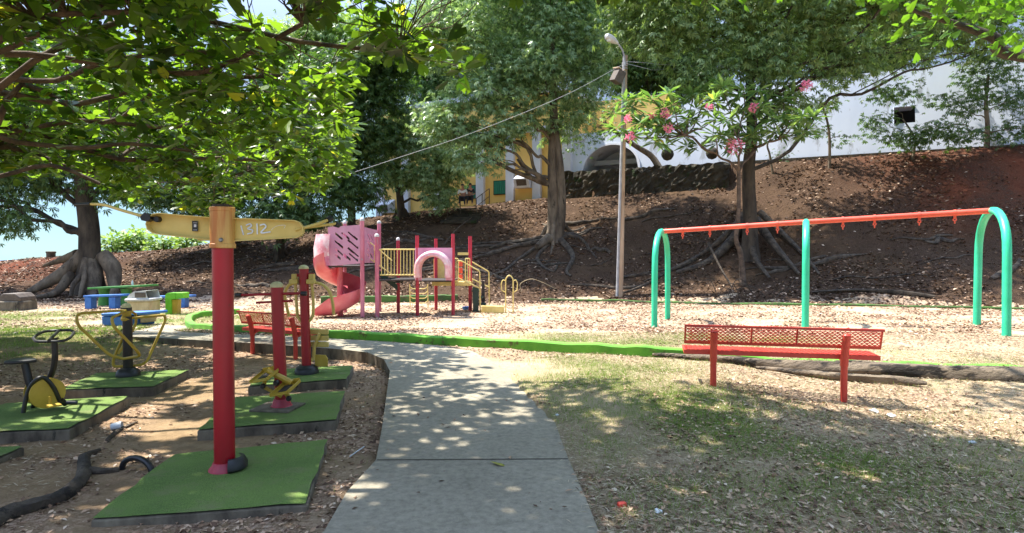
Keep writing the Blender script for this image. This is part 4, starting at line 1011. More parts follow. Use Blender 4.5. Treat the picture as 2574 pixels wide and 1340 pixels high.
# dark bin at the far left
bt2 = G(20, 782); ob2 = empty('litter_bin', bt2, 'dark brown topped litter bin in the shade at the far edge', 'litter bin')
cx2 = at(20, 760, bt2.y).x; s2 = .62 * 1.0
mb = MB(); zt2 = at(20, 757, bt2.y).z; mb.box((cx2, bt2.y + .4, (bt2.z + zt2) / 2 - .05), (.78, .8, zt2 - bt2.z + .1), R(6)); mb.build('bin_body', M['pad_side'], ob2, bevel=.05)
mb = MB(); V = []; mb.prism([Vector((cx2 + x, bt2.y + .05, zt2 + z)) for x, z in ((-.38, 0), (-.36, .14), (-.22, .25), (.2, .25), (.36, .12), (.38, 0))], (0, .7, 0)); mb.build('hood', M['boxbrown'], ob2, bevel=.02)
# lime drinking post (inverted L)
bt3 = G(435, 790); od = empty('drinking_fountain', bt3, 'lime green concrete drinking fountain shaped like an upside-down L', 'drinking fountain')
def TD(px, py, dy=0.0): return at(px, py, bt3.y + dy)
mb = MB(); mb.prism([TD(x, y) for x, y in ((416, 789), (415, 742), (420, 737), (441, 736), (441, 752), (430, 753), (431, 791))], (0, .35, 0)); mb.build('column', M['lime'], od, ang=20)
mb = MB(); mb.prism([TD(x, y, .0) for x, y in ((441.2, 736), (461, 736), (461, 750), (441.2, 752))], (0, .35, 0)); mb.build('basin_arm', M['lime'], od, bevel=.01)
mb = MB(); mb.prism([TD(x, y, .05) for x, y in ((431.5, 791), (430.5, 753.5), (447, 753), (446, 790))], (0, .2, 0)); mb.build('inner_support', M['yellow_dark'], od)
# blue concrete bench blocks
bt4 = G(300, 818); obb = empty('concrete_seat', bt4, 'light blue concrete seat block with an overhanging slab behind the yellow hoops', 'seat block')
mb = MB(); mb.prism([at(x, y, bt4.y) for x, y in ((256, 819), (255, 795), (312, 797), (312, 820))], (.5, .55, 0)); mb.build('block', M['blue'], obb, bevel=.02)
mb = MB(); mb.prism([at(x, y, bt4.y - .03) for x, y in ((254, 795), (253, 788), (366, 784), (367, 791))], (.25, .6, 0)); mb.build('slab', M['blue'], obb, bevel=.02)
mb = MB(); mb.prism([at(x, y, bt4.y + .2) for x, y in ((352, 812), (352, 792), (366, 791), (366, 811))], (.1, .35, 0)); mb.build('block', M['cream'], obb, bevel=.02)

# ------------------------------------------------------------------ lamp post
bl = G(1557, 745)
olp = empty('street_lamp', bl, 'leaning wooden pole with a lamp arm and a grey conduit', 'street lamp')
tl_ = at(1572, 140, bl.y + .3)
mb = MB(); mb.tube([bl + Vector((.02, 0, -.2)), bl.lerp(tl_, .5), tl_], [.13, .11, .095], 16, wob=.03); mb.build('pole', M['polewood'], olp)
mb = MB(); a = at(1551, 745, bl.y - .12); b_ = at(1569, 142, bl.y + .15); mb.tube([a, a.lerp(b_, .5), b_], .055, 10); mb.build('conduit', M['polegrey'], olp)
mb = MB(); mb.tube(smooth_path([at(1572, 165, bl.y), at(1566, 130, bl.y - .05), at(1552, 108, bl.y - .15)], 5), .035, 8); arm_ = mb.build('lamp_arm', M['polegrey'], olp)
mb = MB()
hc = at(1538, 99, bl.y - .2); hd_ = (at(1552, 110, bl.y - .15) - at(1524, 92, bl.y - .25)).normalized()
mb.lathe([(.05, -.32), (.13, -.25), (.15, -.1), (.13, .08), (.07, .25), (.05, .3)], hc, hd_, 16); lh = mb.build('lamp_head', M['grey_lid'], olp)
mb = MB(); mb.lathe([(.12, 0), (.1, -.05), (.04, -.08)], hc - hd_ * .12 + Vector((0, 0, -.09)), (0, 0, 1), 14); mb.build('lens', M['plastic_clear'], lh)
mb = MB(); cb = at(1553, 193, bl.y - .1); mt = Matrix.Rotation(R(25), 3, 'Y') @ Matrix.Rotation(R(25), 3, 'Z'); mb.box(cb, (.38, .42, .5), M=mt); bx_ = mb.build('floodlight_box', M['boxbrown'], olp, bevel=.02)
mb = MB(); mb.box(cb + mt @ Vector((-.16, 0, .27)), (.2, .44, .03), M=mt); mb.tube([cb, at(1570, 175, bl.y)], .03, 8); mb.build('bracket', M['polewood'], bx_)
mb = MB()
for k in range(3): mb.lathe([(.12, 0), (.12, .03)], at(1570.5, 160 + 7 * k, bl.y + .2), seg=14)
mb.build('band', M['polegrey'], olp)
def wire(name, pts, lab, r=.0065):
    mb = MB(); mb.tube(smooth_path([at(*p) for p in pts], 6), r, 5); tag(mb.build(name, M['polegrey']), lab, 'wire')
wire('overhead_wire', [(1572, 158, bl.y), (1450, 225, 22), (1330, 278, 21.5), (1160, 344, 21), (1000, 397, 21), (870, 440, 21), (780, 470, 22), (680, 497, 24)], 'thin pale cable running down from the lamp pole across the trees on its left')
wire('overhead_wire', [(1575, 155, bl.y), (1620, 158, 24), (1690, 164, 25), (1800, 170, 27), (1960, 160, 30)], 'cable from the lamp pole into the tree on its right')
wire('overhead_wire', [(1575, 160, bl.y), (1625, 172, 24), (1650, 176, 25), (1740, 166, 27)], 'sagging loose cable tangled beside the lamp pole', .008)

# ------------------------------------------------------------------ foliage machinery
def T_leaf(fold=.12, w=.5):
    return np.array([[0, 0, 0], [.35, w * .62, -fold], [.75, w * .85, -fold * 1.2], [1, 0, -.12], [.75, -w * .85, -fold * 1.2], [.35, -w * .62, -fold], [.5, 0, .03]]), np.array([[0, 6, 2, 1], [6, 3, 3, 2], [0, 5, 4, 6], [6, 4, 3, 3]])
def leaf_broad():
    V = np.array([[0, 0, 0], [.42, .2, -.05], [.78, .3, -.12], [1, 0, -.16], [.78, -.3, -.12], [.42, -.2, -.05], [.6, 0, 0.0]])
    Q = np.array([[0, 6, 2, 1], [6, 3, 2, 2], [0, 5, 4, 6], [6, 4, 3, 3]])
    V = np.array([[0, 0, 0], [.4, .2, -.05], [.8, .31, -.11], [1, .06, -.16], [1, -.06, -.16], [.8, -.31, -.11], [.4, -.2, -.05], [.35, 0, 0], [.8, 0, -.05]])
    Q = np.array([[0, 7, 2, 1], [7, 8, 3, 2], [0, 6, 5, 7], [7, 5, 4, 8]])
    return V, Q
def leaf_quad(w=.28):
    return np.array([[0, 0, 0], [.45, w, -.06], [1, 0, -.2], [.45, -w, -.06]]), np.array([[0, 3, 2, 1]])
def leaf_palm(n=5, w=.13, spread=150, droop=.35):
    V = []; Q = []
    for k in range(n):
        a = R(-spread / 2 + spread * k / (n - 1)); ca, sa = math.cos(a), math.sin(a); L = 1.0 - .25 * abs(2 * k / (n - 1) - 1)
        for (u, v, z) in ((.05, 0, 0), (.5, w, -.12 - droop * .25), (1, 0, -.2 - droop * .8), (.5, -w, -.12 - droop * .25)):
            V.append([L * (u * ca - v * sa), L * (u * sa + v * ca), z * L])
        Q.append([4 * k, 4 * k + 3, 4 * k + 2, 4 * k + 1])
    return np.array(V), np.array(Q)
def unit(a): return a / (np.linalg.norm(a, axis=1, keepdims=True) + 1e-9)
def place(tpl, pos, xdir, up, size):
    """copy a leaf shape to many places; returns vertices and quads"""
    V, Q = tpl; n = len(pos)
    X = unit(xdir); Yv = unit(np.cross(up, X)); Z = np.cross(X, Yv)
    s = np.asarray(size).reshape(-1, 1, 1)
    out = pos[:, None, :] + s * (V[None, :, 0:1] * X[:, None, :] + V[None, :, 1:2] * Yv[:, None, :] + V[None, :, 2:3] * Z[:, None, :])
    q = Q[None] + (np.arange(n) * len(V))[:, None, None]
    return out.reshape(-1, 3), q.reshape(-1, Q.shape[1])
DENS = 2.4
def crown_pos(blobs, dens, clump_r, rng, per=26, shell=.45, flat=.55):
    """blobs: (centre, (rx,ry,rz)); leaves gathered in clumps spread through each blob"""
    P = []; O = []
    for c, r_ in blobs:
        c = np.array(c); r_ = np.array(r_, float); vol = r_[0] * r_[1] * r_[2] * 4.19
        ncl = max(3, int(dens * vol ** .80 * DENS))
        d = unit(rng.normal(size=(ncl, 3))); rad = rng.random((ncl, 1)) ** shell
        wob = 1 + .22 * np.sin(d[:, :1] * 5 + c[0]) * np.cos(d[:, 1:2] * 6 + c[1])
        cc = c + d * rad * r_ * wob
        n = rng.integers(int(per * .5), int(per * 1.5), ncl)
        idx = np.repeat(np.arange(ncl), n)
        off = rng.normal(size=(len(idx), 3)) * clump_r * np.array([1, 1, flat])
        P.append(cc[idx] + off); O.append(unit(off + d[idx] * clump_r * .8))
    return np.concatenate(P), np.concatenate(O)
def foliage(name, blobs, mat_, parent, size, tpl, dens=1.0, clump=.4, per=26, droop=.5, shell=.45, flat=.55, jitter=.5, seed=1):
    rng = np.random.default_rng(seed)
    P, O = crown_pos(blobs, dens, clump, rng, per, shell, flat)
    n = len(P)
    X = O + rng.normal(size=(n, 3)) * jitter; X[:, 2] = X[:, 2] * .5 - droop
    up = np.tile([0, 0, 1.0], (n, 1)) + rng.normal(size=(n, 3)) * .45
    s = size * rng.uniform(.65, 1.25, n)
    V, Q = place(tpl, P, X, up, s)
    o = np_mesh(name, V, Q, mat_, parent); return o, n
NL = [0]
def limb_path(a, b, sag, rng, n=7, wig=.06):
    a = Vector(a); b = Vector(b); L = (b - a).length; out = []
    for k in range(n + 1):
        t = k / n; p = a.lerp(b, t); p.z += sag * math.sin(math.pi * t) * L
        if 0 < k < n: p += Vector(rng.normal(size=3)) * wig * L * .5
        out.append(p)
    return smooth_path(out, 3)
def tree(name, base, trunk, tr, blobs, mat_leaf, label, size=.2, tpl=None, dens=1.0, clump=.4, per=26, droop=.5, bark='bark', flare=1.6, roots=0, limbs=True, group=None, seed=1, shell=.45, flat=.55, sub=5, cat='tree', wob=.06, jitter=.5):
    rng = np.random.default_rng(seed); rs = random.Random(seed)
    base = Vector(base)
    o = empty(name, base, label, cat, group)
    tr_pts = smooth_path([base - Vector((0, 0, .3))] + [Vector(p) for p in trunk], 5)
    n = len(tr_pts); rad = []
    for k in range(n):
        t = k / (n - 1); rad.append(tr[0] * (1 - t) + tr[1] * t + (flare - 1) * tr[0] * max(0, 1 - t * 5) ** 2)
    mb = MB(); mb.tube(tr_pts, rad, 14, wob=wob)
    for k in range(roots):
        a = 2 * math.pi * (k + rs.random() * .6) / roots; L = tr[0] * rs.uniform(3.0, 5.5)
        q = []
        for t in (0, .25, .5, .75, 1):
            x = base.x + math.cos(a) * L * t; y = base.y + math.sin(a + .3 * t) * L * t
            q.append(Vector((x, y, (gnd(x, y) - .03) * t + (base.z + tr[0] * 2.2) * (1 - t) if t < .3 else gnd(x, y) + .02 * (1 - t))))
        mb.tube(smooth_path(q, 4), [tr[0] * .42, tr[0] * .34, tr[0] * .26, tr[0] * .17, tr[0] * .08], 8, wob=.1)
    trunk_o = mb.build('trunk', M[bark], o, ang=60)
    if limbs:
        bmb = MB()
        for c, r_ in blobs:
            c = Vector(c); k = min(range(n), key=lambda i: (tr_pts[i] - c).length + abs(tr_pts[i].z - (c.z - (Vector((c.x, c.y, 0)) - Vector((tr_pts[i].x, tr_pts[i].y, 0))).length * .5)) * 1.0)
            k = max(k, int(n * .3)); st_ = tr_pts[k]; r0 = rad[k] * .36
            L = limb_path(st_, c, .08, rng); bmb.tube(L, [r0, r0 * .6, r0 * .3], 7, wob=.05)
            for s_i in range(sub):
                t = rs.uniform(.4, 1.0); p = L[int(t * (len(L) - 1))]; d = Vector(unit(rng.normal(size=(1, 3)))[0]); d.z = abs(d.z) * .6
                e = c + Vector((d.x * r_[0], d.y * r_[1], d.z * r_[2])) * .8
                L2 = limb_path(p, e, .05, rng, 5); bmb.tube(L2, [r0 * .32, r0 * .1], 5)
        bmb.build('limbs', M[bark], trunk_o, ang=60)
    f, cnt = foliage('crown', blobs, mat_leaf, o, size, tpl or leaf_quad(), dens, clump, per, droop, shell, flat, jitter, seed)
    NL[0] += cnt
    return o
def B(px, py, Y, rx, ry, rz): return (tuple(at(px, py, Y)), (rx, ry, rz))
PALM = leaf_palm(5, .15, 170, .4)

# ------------------------------------------------------------------ kapok-like tree in the middle
kb = G(1395, 598); ky = kb.y
blk = [B(1395, 60, ky, 2.4, 2.2, 2.4), B(1340, 180, ky - .8, 2.0, 1.8, 1.6), B(1180, 110, ky - .5, 2.3, 2.2, 1.9), B(1075, 60, ky, 1.8, 2, 1.8), B(1215, 240, ky - 1.2, 1.9, 1.6, 1.2),
       B(1110, 300, ky - 1.5, 1.7, 1.5, .9), B(1230, 330, ky - 1.2, 1.4, 1.3, .8), B(1450, 230, ky, 1.3, 1.6, 1.5), B(1400, 320, ky + .5, 1.2, 1.3, .8), B(1270, -40, ky, 2.6, 2.6, 2.0), B(1300, 290, ky - 1.0, 1.3, 1.2, .9), B(1280, 200, ky - .5, 1.5, 1.4, 1.0), B(1490, 160, ky, 1.2, 1.3, 1.2), B(1200, 400, ky - 1.6, 1.2, 1.1, .7), B(1150, 330, ky - 1.6, 1.4, 1.2, .7), B(1480, 60, ky + 1, 1.5, 2, 2), B(1380, -130, ky, 3, 3, 2.4)]
tk = tree('kapok_tree', kb, [at(1392, 520, ky), at(1390, 400, ky), at(1392, 300, ky), at(1388, 180, ky), at(1390, 40, ky)], (.36, .12), blk, M['lf_kapok'],
     'grey trunked tree with flared roots mid slope, left of the lamp pole', .28, PALM, 2.8, .38, 13, .35, 'bark', 1.9, 7, seed=21)
# second stem grown together with the trunk, and surface roots
tro = [c for c in tk.children if c.name.startswith('trunk')][0]
mb = MB(); mb.tube(smooth_path([at(1400, 600, ky - .2), at(1412, 520, ky - .25), at(1408, 420, ky - .3), at(1398, 330, ky - .2)], 5), [.34, .22, .2, .12], 12, wob=.06)
mb.tube(smooth_path([at(1300, 400, ky - .1), at(1340, 450, ky - .1), at(1385, 465, ky)], 4), [.05, .1, .12], 8, wob=.05)
mb.tube(smooth_path([at(1230, 395, ky - .3), at(1290, 430, ky - .3), at(1380, 462, ky)], 4), [.07, .11, .14], 8, wob=.05)
mb.tube(smooth_path([at(1380, 600, ky - .5), at(1350, 620, ky - 1.2)], 4), [.3, .15], 8, wob=.05)
mb.build('stem', M['bark'], tro, ang=60)
def root(pts, r, parent, m='root', n=8, wob=.12, name='root', lift=.0):
    P = smooth_path([G(*p) for p in pts], n)
    P = [Vector((p.x, p.y, gnd(p.x, p.y) + lift + (r[0] * .25 if isinstance(r, list) else r * .25))) for p in P]
    mb = MB(); mb.tube(P, r, 8, wob=wob); return mb.build(name, M[m], parent, ang=60)
for pts, r in (([(1385, 608), (1330, 620), (1270, 630), (1220, 655), (1190, 668)], [.22, .14, .1, .06]), ([(1390, 604), (1340, 608), (1280, 612), (1230, 630)], [.2, .12, .06]),
               ([(1380, 615), (1350, 650), (1390, 690), (1400, 672)], [.12, .07, .04]), ([(1410, 610), (1440, 640), (1425, 690), (1435, 705)], [.18, .1, .05]),
               ([(1420, 600), (1460, 605), (1500, 640)], [.15, .08, .03]), ([(1370, 612), (1310, 650), (1250, 690), (1200, 700)], [.12, .07, .03]), ([(1420, 575), (1480, 560), (1550, 555)], [.14, .09, .04])):
    root(pts, r, tk)

# ------------------------------------------------------------------ big tree at right
rb = G(1885, 640); ry_ = rb.y
blr = [B(1700, 60, ry_, 2.0, 2, 1.9), B(1860, 40, ry_ - .5, 2.2, 2, 2), B(1760, 190, ry_ - .6, 1.4, 1.5, 1.1), B(1940, 160, ry_ - .8, 1.6, 1.6, 1.1), B(2040, 80, ry_, 2.0, 2, 1.6), B(2130, 170, ry_, 1.4, 1.6, .8),
       B(1660, -40, ry_, 2.4, 2.6, 1.5), B(1900, -80, ry_, 3, 3, 1.8), B(2100, -20, ry_, 2.6, 2.4, 1.6), B(2230, 20, ry_ + .5, 2.4, 2.4, 1.2), B(2250, 135, ry_ + 1, 1.5, 1.4, .6), B(2380, 95, ry_ + 1, 1.7, 1.5, .6), B(2510, 110, ry_ + 1, 1.4, 1.4, .5), B(2380, -30, ry_ + .5, 2.4, 2.6, 1.3), B(2300, -120, ry_ - 1, 3, 3, 1.6), B(2530, -60, ry_ + .5, 2.2, 2.6, 1.3), B(2650, -120, ry_, 2.6, 3, 1.4), B(1590, 60, ry_ + 2, 1.6, 2, 1.6), B(2000, 260, ry_ + 1, 1.2, 1.2, .6)]
tr_ = tree('broadleaf_tree', rb, [at(1885, 560, ry_), at(1882, 430, ry_), at(1890, 330, ry_), at(1885, 200, ry_), at(1880, 40, ry_)], (.33, .14), blr, M['lf_mid'],
     'large dark trunked tree on stilt roots behind the pink flowering frangipani', 0.25, PALM, 3.1, .38, 12, .45, 'bark_dark', 1.5, 0, seed=5)
for pts, r in (([(1875, 590), (1840, 620), (1780, 660), (1700, 685)], [.3, .22, .16, .07]), ([(1900, 600), (1950, 640), (2010, 690)], [.22, .14, .06]), ([(1885, 610), (1895, 660), (1935, 700)], [.2, .12, .06]),
               ([(1865, 600), (1800, 630), (1740, 655)], [.2, .12, .05]), ([(1910, 580), (1960, 600), (2020, 640), (2060, 690)], [.16, .1, .04]), ([(1780, 660), (1810, 690), (1840, 720)], [.06, .04, .02])):
    P = [G(*p) for p in pts]; P[0] = P[0] + Vector((0, 0, .8)); P[1] = P[1] + Vector((0, 0, .3))
    mb = MB(); mb.tube(smooth_path(P, 6), r, 10, wob=.12); mb.build('stilt_root', M['root'], tr_, ang=60)

# ------------------------------------------------------------------ frangipani
fb_ = G(1868, 712); fy = fb_.y
of_ = empty('frangipani_tree', fb_, 'slim frangipani with long leaves and pink flower clusters above the swing set', 'tree')
mb = MB(); f1 = at(1857, 430, fy)
mb.tube(smooth_path([fb_ - Vector((0, 0, .1)), at(1862, 640, fy), at(1850, 600, fy), at(1856, 540, fy), at(1857, 470, fy), f1], 5), [.13, .1, .085, .08, .07, .07], 10, wob=.08); ftr = mb.build('trunk', M['bark_warm'], of_, ang=60)
tips = []
tipsrc = [(1590, 270), (1585, 345), (1640, 300), (1690, 320), (1690, 265), (1735, 300), (1640, 250), (1780, 255), (1800, 300), (1845, 370), (1860, 310), (1900, 280), (1940, 300), (1985, 300), (2010, 330), (1890, 345), (1930, 255), (1870, 230), (1820, 235), (1740, 240), (1960, 340), (2020, 290), (1610, 310), (1665, 345), (1720, 345), (1800, 340), (1970, 260)]
rng = np.random.default_rng(4); bmb = MB(); hubs = [at(1800, 385, fy), at(1900, 370, fy + .3), at(1860, 360, fy - .4), at(1720, 340, fy), at(1960, 350, fy)]
for a, h_ in ((f1, 0), (f1, 1), (f1, 2), (hubs[0], 3), (hubs[1], 4)): bmb.tube(limb_path(a, hubs[h_], .03, rng, 4), [.055, .04], 7)
for k, (x, y) in enumerate(tipsrc):
    tpp = at(x, y, fy + rng.uniform(-.9, .9)); hb = min(hubs, key=lambda h: (h - tpp).length); bmb.tube(limb_path(hb, tpp, -.03, rng, 4), [.03, .018], 6); tips.append(tpp)
bmb.build('limbs', M['bark_warm'], ftr, ang=60)
P = []; X = []; 
for tpp in tips + [t + Vector(rng.normal(size=3) * np.array([.45, .5, .22])) for t in tips for _ in range(2)]:
    n = 20
    a = rng.uniform(0, 2 * np.pi, n); el = rng.uniform(-.5, .9, n)
    X.append(np.stack([np.cos(a) * np.cos(el), np.sin(a) * np.cos(el), np.sin(el)], 1)); P.append(np.tile(np.array(tpp), (n, 1)) + X[-1] * .04)
P = np.concatenate(P); X = np.concatenate(X)
lt = (np.array([[0, 0, 0], [.5, .12, -.04], [1, 0, -.22], [.5, -.12, -.04]]), np.array([[0, 3, 2, 1]]))
V, Q = place(lt, P, X, np.tile([0, 0, 1.], (len(P), 1)) + rng.normal(size=(len(P), 3)) * .2, rng.uniform(.4, .72, len(P)))
np_mesh('crown', V, Q, M['lf_plumeria'], of_)
for (x, y, rr) in ((1846, 368, .42), (2026, 216, .26), (1578, 300, .17), (1585, 345, .24), (1672, 285, .22), (1680, 322, .2), (1895, 270, .2), (1783, 268, .14), (1640, 290, .12)):
    c = np.array(at(x, y, fy - .7)); n = int(420 * rr)
    d = unit(rng.normal(size=(n, 3))); pos = c + d * rng.random((n, 1)) ** .4 * rr * .75
    V, Q = place((np.array([[0, 0, 0], [.5, .3, .05], [1, 0, 0], [.5, -.3, .05]]), np.array([[0, 3, 2, 1]])), pos, d + rng.normal(size=(n, 3)) * .7, rng.normal(size=(n, 3)), rng.uniform(.07, .12, n))
    np_mesh('flower_cluster', V, Q, M['flower'], of_)

# ------------------------------------------------------------------ stone retaining wall, building
FA, FB = Vector((3.7, 36, 0)), Vector((23.2, 27, 0)); FD = (FB - FA).normalized(); FN = Vector((FD.y, -FD.x, 0))
if FN.y > 0: FN = -FN
def sof(px):
    u = (px - W_PX / 2) / F_PX  # intersection of the facade line with the view column
    # FA + s*FD, x = u*y*(approx CP)
    k = u / CP
    return (k * FA.y - FA.x) / (FD.x - k * FD.y)
def zof(px, py):
    s = sof(px); p = FA + FD * s; d = ray(px, py); return CAM_H + d.z * p.y / d.y
def FP(s, z, out=0.0): p = FA + FD * s + FN * out; return Vector((p.x, p.y, z))
obw = empty('whitewashed_wall', FP(10, 6.2), 'high whitewashed masonry wall with an arched recess and a square opening', 'building')
s0, s1 = sof(1427), sof(2574) + 14; arcl, arcr = sof(1464), sof(1602)
wl, wr = sof(2245), sof(2300); wz0, wz1 = zof(2272, 305), zof(2272, 262)
zb = 6.0; ac = (arcl + arcr) / 2; aw = (arcr - arcl) / 2; aspr = zof(1530, 425); ah = zof(1535, 361) - aspr
def ztop(s):
    sa, sb = sof(1640), sof(1760); return 8.95 + (10.8 - 8.95) * min(max((s - sa) / (sb - sa), 0), 1)
BAT = .20
def FW(s, z): return FP(s, z, -(z - zb) * BAT)
ss = sorted(set([s0, arcl, arcr, sof(1640), sof(1760), wl, wr, s1] + [arcl + (arcr - arcl) * k / 20 for k in range(21)] + list(np.arange(s0, s1, 1.1))))
mb = MB()
def archz(s): return aspr + ah * math.sqrt(max(0, 1 - ((s - ac) / aw) ** 2)) if arcl - 1e-6 <= s <= arcr + 1e-6 else zb
for a, b_ in zip(ss[:-1], ss[1:]):
    mid = (a + b_) / 2
    if arcl < mid < arcr:
        mb.add([FW(a, archz(a)), FW(b_, archz(b_)), FW(b_, ztop(b_)), FW(a, ztop(a))], [(0, 1, 2, 3)])
        mb.add([FW(a, archz(a)), FW(b_, archz(b_)), FP(b_, archz(b_), -3), FP(a, archz(a), -3)], [(3, 2, 1, 0)])
    elif wl < mid < wr:
        mb.add([FW(a, zb), FW(b_, zb), FW(b_, wz0), FW(a, wz0)], [(0, 1, 2, 3)])
        mb.add([FW(a, wz1), FW(b_, wz1), FW(b_, ztop(b_)), FW(a, ztop(a))], [(0, 1, 2, 3)])
    else: mb.add([FW(a, zb), FW(b_, zb), FW(b_, ztop(b_)), FW(a, ztop(a))], [(0, 1, 2, 3)])
    mb.add([FW(a, ztop(a)), FW(b_, ztop(b_)), FP(b_, ztop(b_), -2.5), FP(a, ztop(a), -2.5)], [(0, 1, 2, 3)])
for s in (arcl, arcr):
    mb.add([FW(s, zb), FW(s, aspr), FP(s, aspr, -3), FP(s, zb, -3)], [(0, 1, 2, 3)])
mb.add([FW(s0, zb), FP(s0, zb, -2.5), FP(s0, ztop(s0), -2.5), FW(s0, ztop(s0))], [(0, 1, 2, 3)])
mb.add([FP(wl, wz0, -.3), FP(wl, wz1, -.4), FP(wl, wz1, -1.6), FP(wl, wz0, -1.6)], [(0, 1, 2, 3)]); mb.add([FP(wl, wz1, -.5), FP(wr, wz1, -.5), FP(wr, wz1, -1.6), FP(wl, wz1, -1.6)], [(0, 1, 2, 3)])
mb.build('masonry', M['wallwhite'], obw, smooth=False)
mb = MB(); mb.add([FP(arcl - .1, zb, -3.0), FP(arcr + .1, zb, -3.0), FP(arcr + .1, aspr + ah + .1, -3.0), FP(arcl - .1, aspr + ah + .1, -3.0)], [(0, 1, 2, 3)]); mb.box(FP(ac, aspr + ah * .45, -2.0), (arcr - arcl, .35, .3), math.atan2(FD.y, FD.x)); mb.build('recess_wall', M['trimwhite'], obw, smooth=False)
mb = MB(); dl_, dr_ = sof(1545), sof(1580); mb.box(FP((dl_ + dr_) / 2, 7.0, -2.95), (dr_ - dl_, .1, 1.6), math.atan2(FD.y, FD.x)); mb.build('recess_door', M['polegrey'], obw, smooth=False)
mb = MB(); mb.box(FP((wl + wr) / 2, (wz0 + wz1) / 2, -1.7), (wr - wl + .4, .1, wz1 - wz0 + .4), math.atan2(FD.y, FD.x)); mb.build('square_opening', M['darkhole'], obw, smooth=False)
mb = MB(); # raised arch moulding
for k in range(20):
    a0 = math.pi * k / 20; a1 = math.pi * (k + 1) / 20
    def ap(a, g): s = ac - (aw + g) * math.cos(a); z = aspr + (ah + g) * math.sin(a); return FP(s, z, -(z - zb) * BAT + .01)
    mb.prism([ap(a0, .0), ap(a1, .0), ap(a1, .12), ap(a0, .12)], FN * .05)
mb.build('arch_moulding', M['trimwhite'], obw, smooth=False)
# yellow building
oyb = empty('ochre_building', FP(-8, 5), 'long ochre yellow building with white pilasters and green shutters on top of the slope', 'building')
ys0 = sof(948); ang_f = math.atan2(FD.y, FD.x)
mb = MB(); Lw = s0 - ys0; mb.box(FP((s0 + ys0) / 2, 7.8, -3.0), (Lw, 5.6, 7.6), ang_f); mb.build('wall', M['wallyellow'], oyb, smooth=False)
mb = MB(); sR = sof(1660); mb.box(FP((s0 + sR) / 2, 9.6, -5.2), (sR - s0 + .02, 3.4, 3.9), ang_f); mb.build('upper_wall', M['wallyellow'], oyb, smooth=False)
mb = MB(); mb.box(FP((s0 + ys0) / 2, 9.35, -.14), (Lw + .2, .5, .28), ang_f); mb.box(FP((s0 + ys0) / 2, 11.7, -3.0), (Lw + .5, 6.1, .3), ang_f); mb.build('cornice', M['trimwhite'], oyb, smooth=False)
for px in (955, 1020, 1100, 1207, 1282, 1349, 1424):
    s = sof(px); mb = MB(); mb.box(FP(s, 6.6, -.12), (.55, .4, 5.2), ang_f); mb.build('pilaster', M['trimwhite'], oyb, smooth=False)
for px, (y0, y1), w in ((1179, (467, 498), .85), (1254, (455, 487), .8), (1112, (478, 512), .8), (1012, (490, 520), .7)):
    s = sof(px); z1, z0 = zof(px, y0), zof(px, y1); mb = MB(); mb.box(FP(s, (z0 + z1) / 2, -.18), (w + .1, .1, z1 - z0 + .1), ang_f); fr = mb.build('window', M['darkhole'], oyb, smooth=False)
    mb = MB()
    for k in range(6): mb.box(FP(s - w / 2 + w * (k + .5) / 6, (z0 + z1) / 2, -.12), (w / 6 - .015, .06, z1 - z0), ang_f)
    mb.build('shutter', M['doorgreen'], fr, smooth=False)
for px, py in ((975, 520), (1318, 455)):
    s = sof(px); z = zof(px, py); mb = MB(); W_ = 1.0
    mb.prism([FP(s - W_ / 2, z - .45, -.19), FP(s - W_ / 2, z - .45, .35), FP(s - W_ / 2, z + .1, .55), FP(s - W_ / 2, z + .5, -.19)], FD * W_); hdw = mb.build('window_hood', M['trimwhite'], oyb, smooth=False)
    mb = MB(); mb.prism([FP(s - W_ * .33, z - .33, .40), FP(s + W_ * .33, z - .33, .40), FP(s + W_ * .33, z + .03, .535), FP(s - W_ * .33, z + .03, .535)], FN * .015); mb.build('vent', M['boxbrown'], hdw, smooth=False)

# stone wall
osr = None
def stonewall(sa, sb, out, z0f, z1f, label):
    n = int((sb - sa) / .16); rows = 12; mb = MB(); V = []; rr = random.Random(9)
    for j in range(rows + 1):
        for i in range(n + 1):
            s = sa + (sb - sa) * i / n; t = j / rows; z = z0f(s) * (1 - t) + z1f(s) * t + (rr.uniform(-.07, .07) if j == rows else rr.uniform(-.03, .03))
            V.append(FP(s + rr.uniform(-.03, .03), z, out + rr.uniform(-.07, .09) - t * .05))
    F_ = [(j * (n + 1) + i, j * (n + 1) + i + 1, (j + 1) * (n + 1) + i + 1, (j + 1) * (n + 1) + i) for j in range(rows) for i in range(n)]
    b0 = len(V)
    for i in range(n + 1):
        s = sa + (sb - sa) * i / n; V.append(FP(s, z1f(s) + rr.uniform(-.05, .03), out - .45))
    F_ += [(rows * (n + 1) + i, rows * (n + 1) + i + 1, b0 + i + 1, b0 + i) for i in range(n)]
    b1_ = len(V)
    for i in range(n + 1): V.append(FP(sa + (sb - sa) * i / n, z0f(0), out - .45))
    F_ += [(b0 + i, b0 + i + 1, b1_ + i + 1, b1_ + i) for i in range(n)]
    F_ += [tuple([j * (n + 1) for j in range(rows + 1)] + [b0, b1_]), tuple([j * (n + 1) + n for j in range(rows, -1, -1)] + [b1_ + n, b0 + n][::1])]
    mb.add(V, F_); o = mb.build('stone_wall', M['stone'], smooth=False); tag(o, label, 'wall'); return o
s_a, s_b = sof(1412), sof(1835)
stonewall(s_a, s_b, 1.05, lambda s: 4.6, lambda s: 6.45 - .0 * s, 'dark mossy rubble retaining wall below the arched recess')
mb = MB(); mb.prism([FP(s_b + .05, 5.9, .3), FP(s1, 5.9, .3), FP(s1, 6.52, .3), FP(s_b + .05, 6.52, .3)], FN * .25); tag(mb.build('low_ledge', M['pad_side'], smooth=False), 'low mossy concrete ledge along the foot of the whitewashed wall', 'ledge')

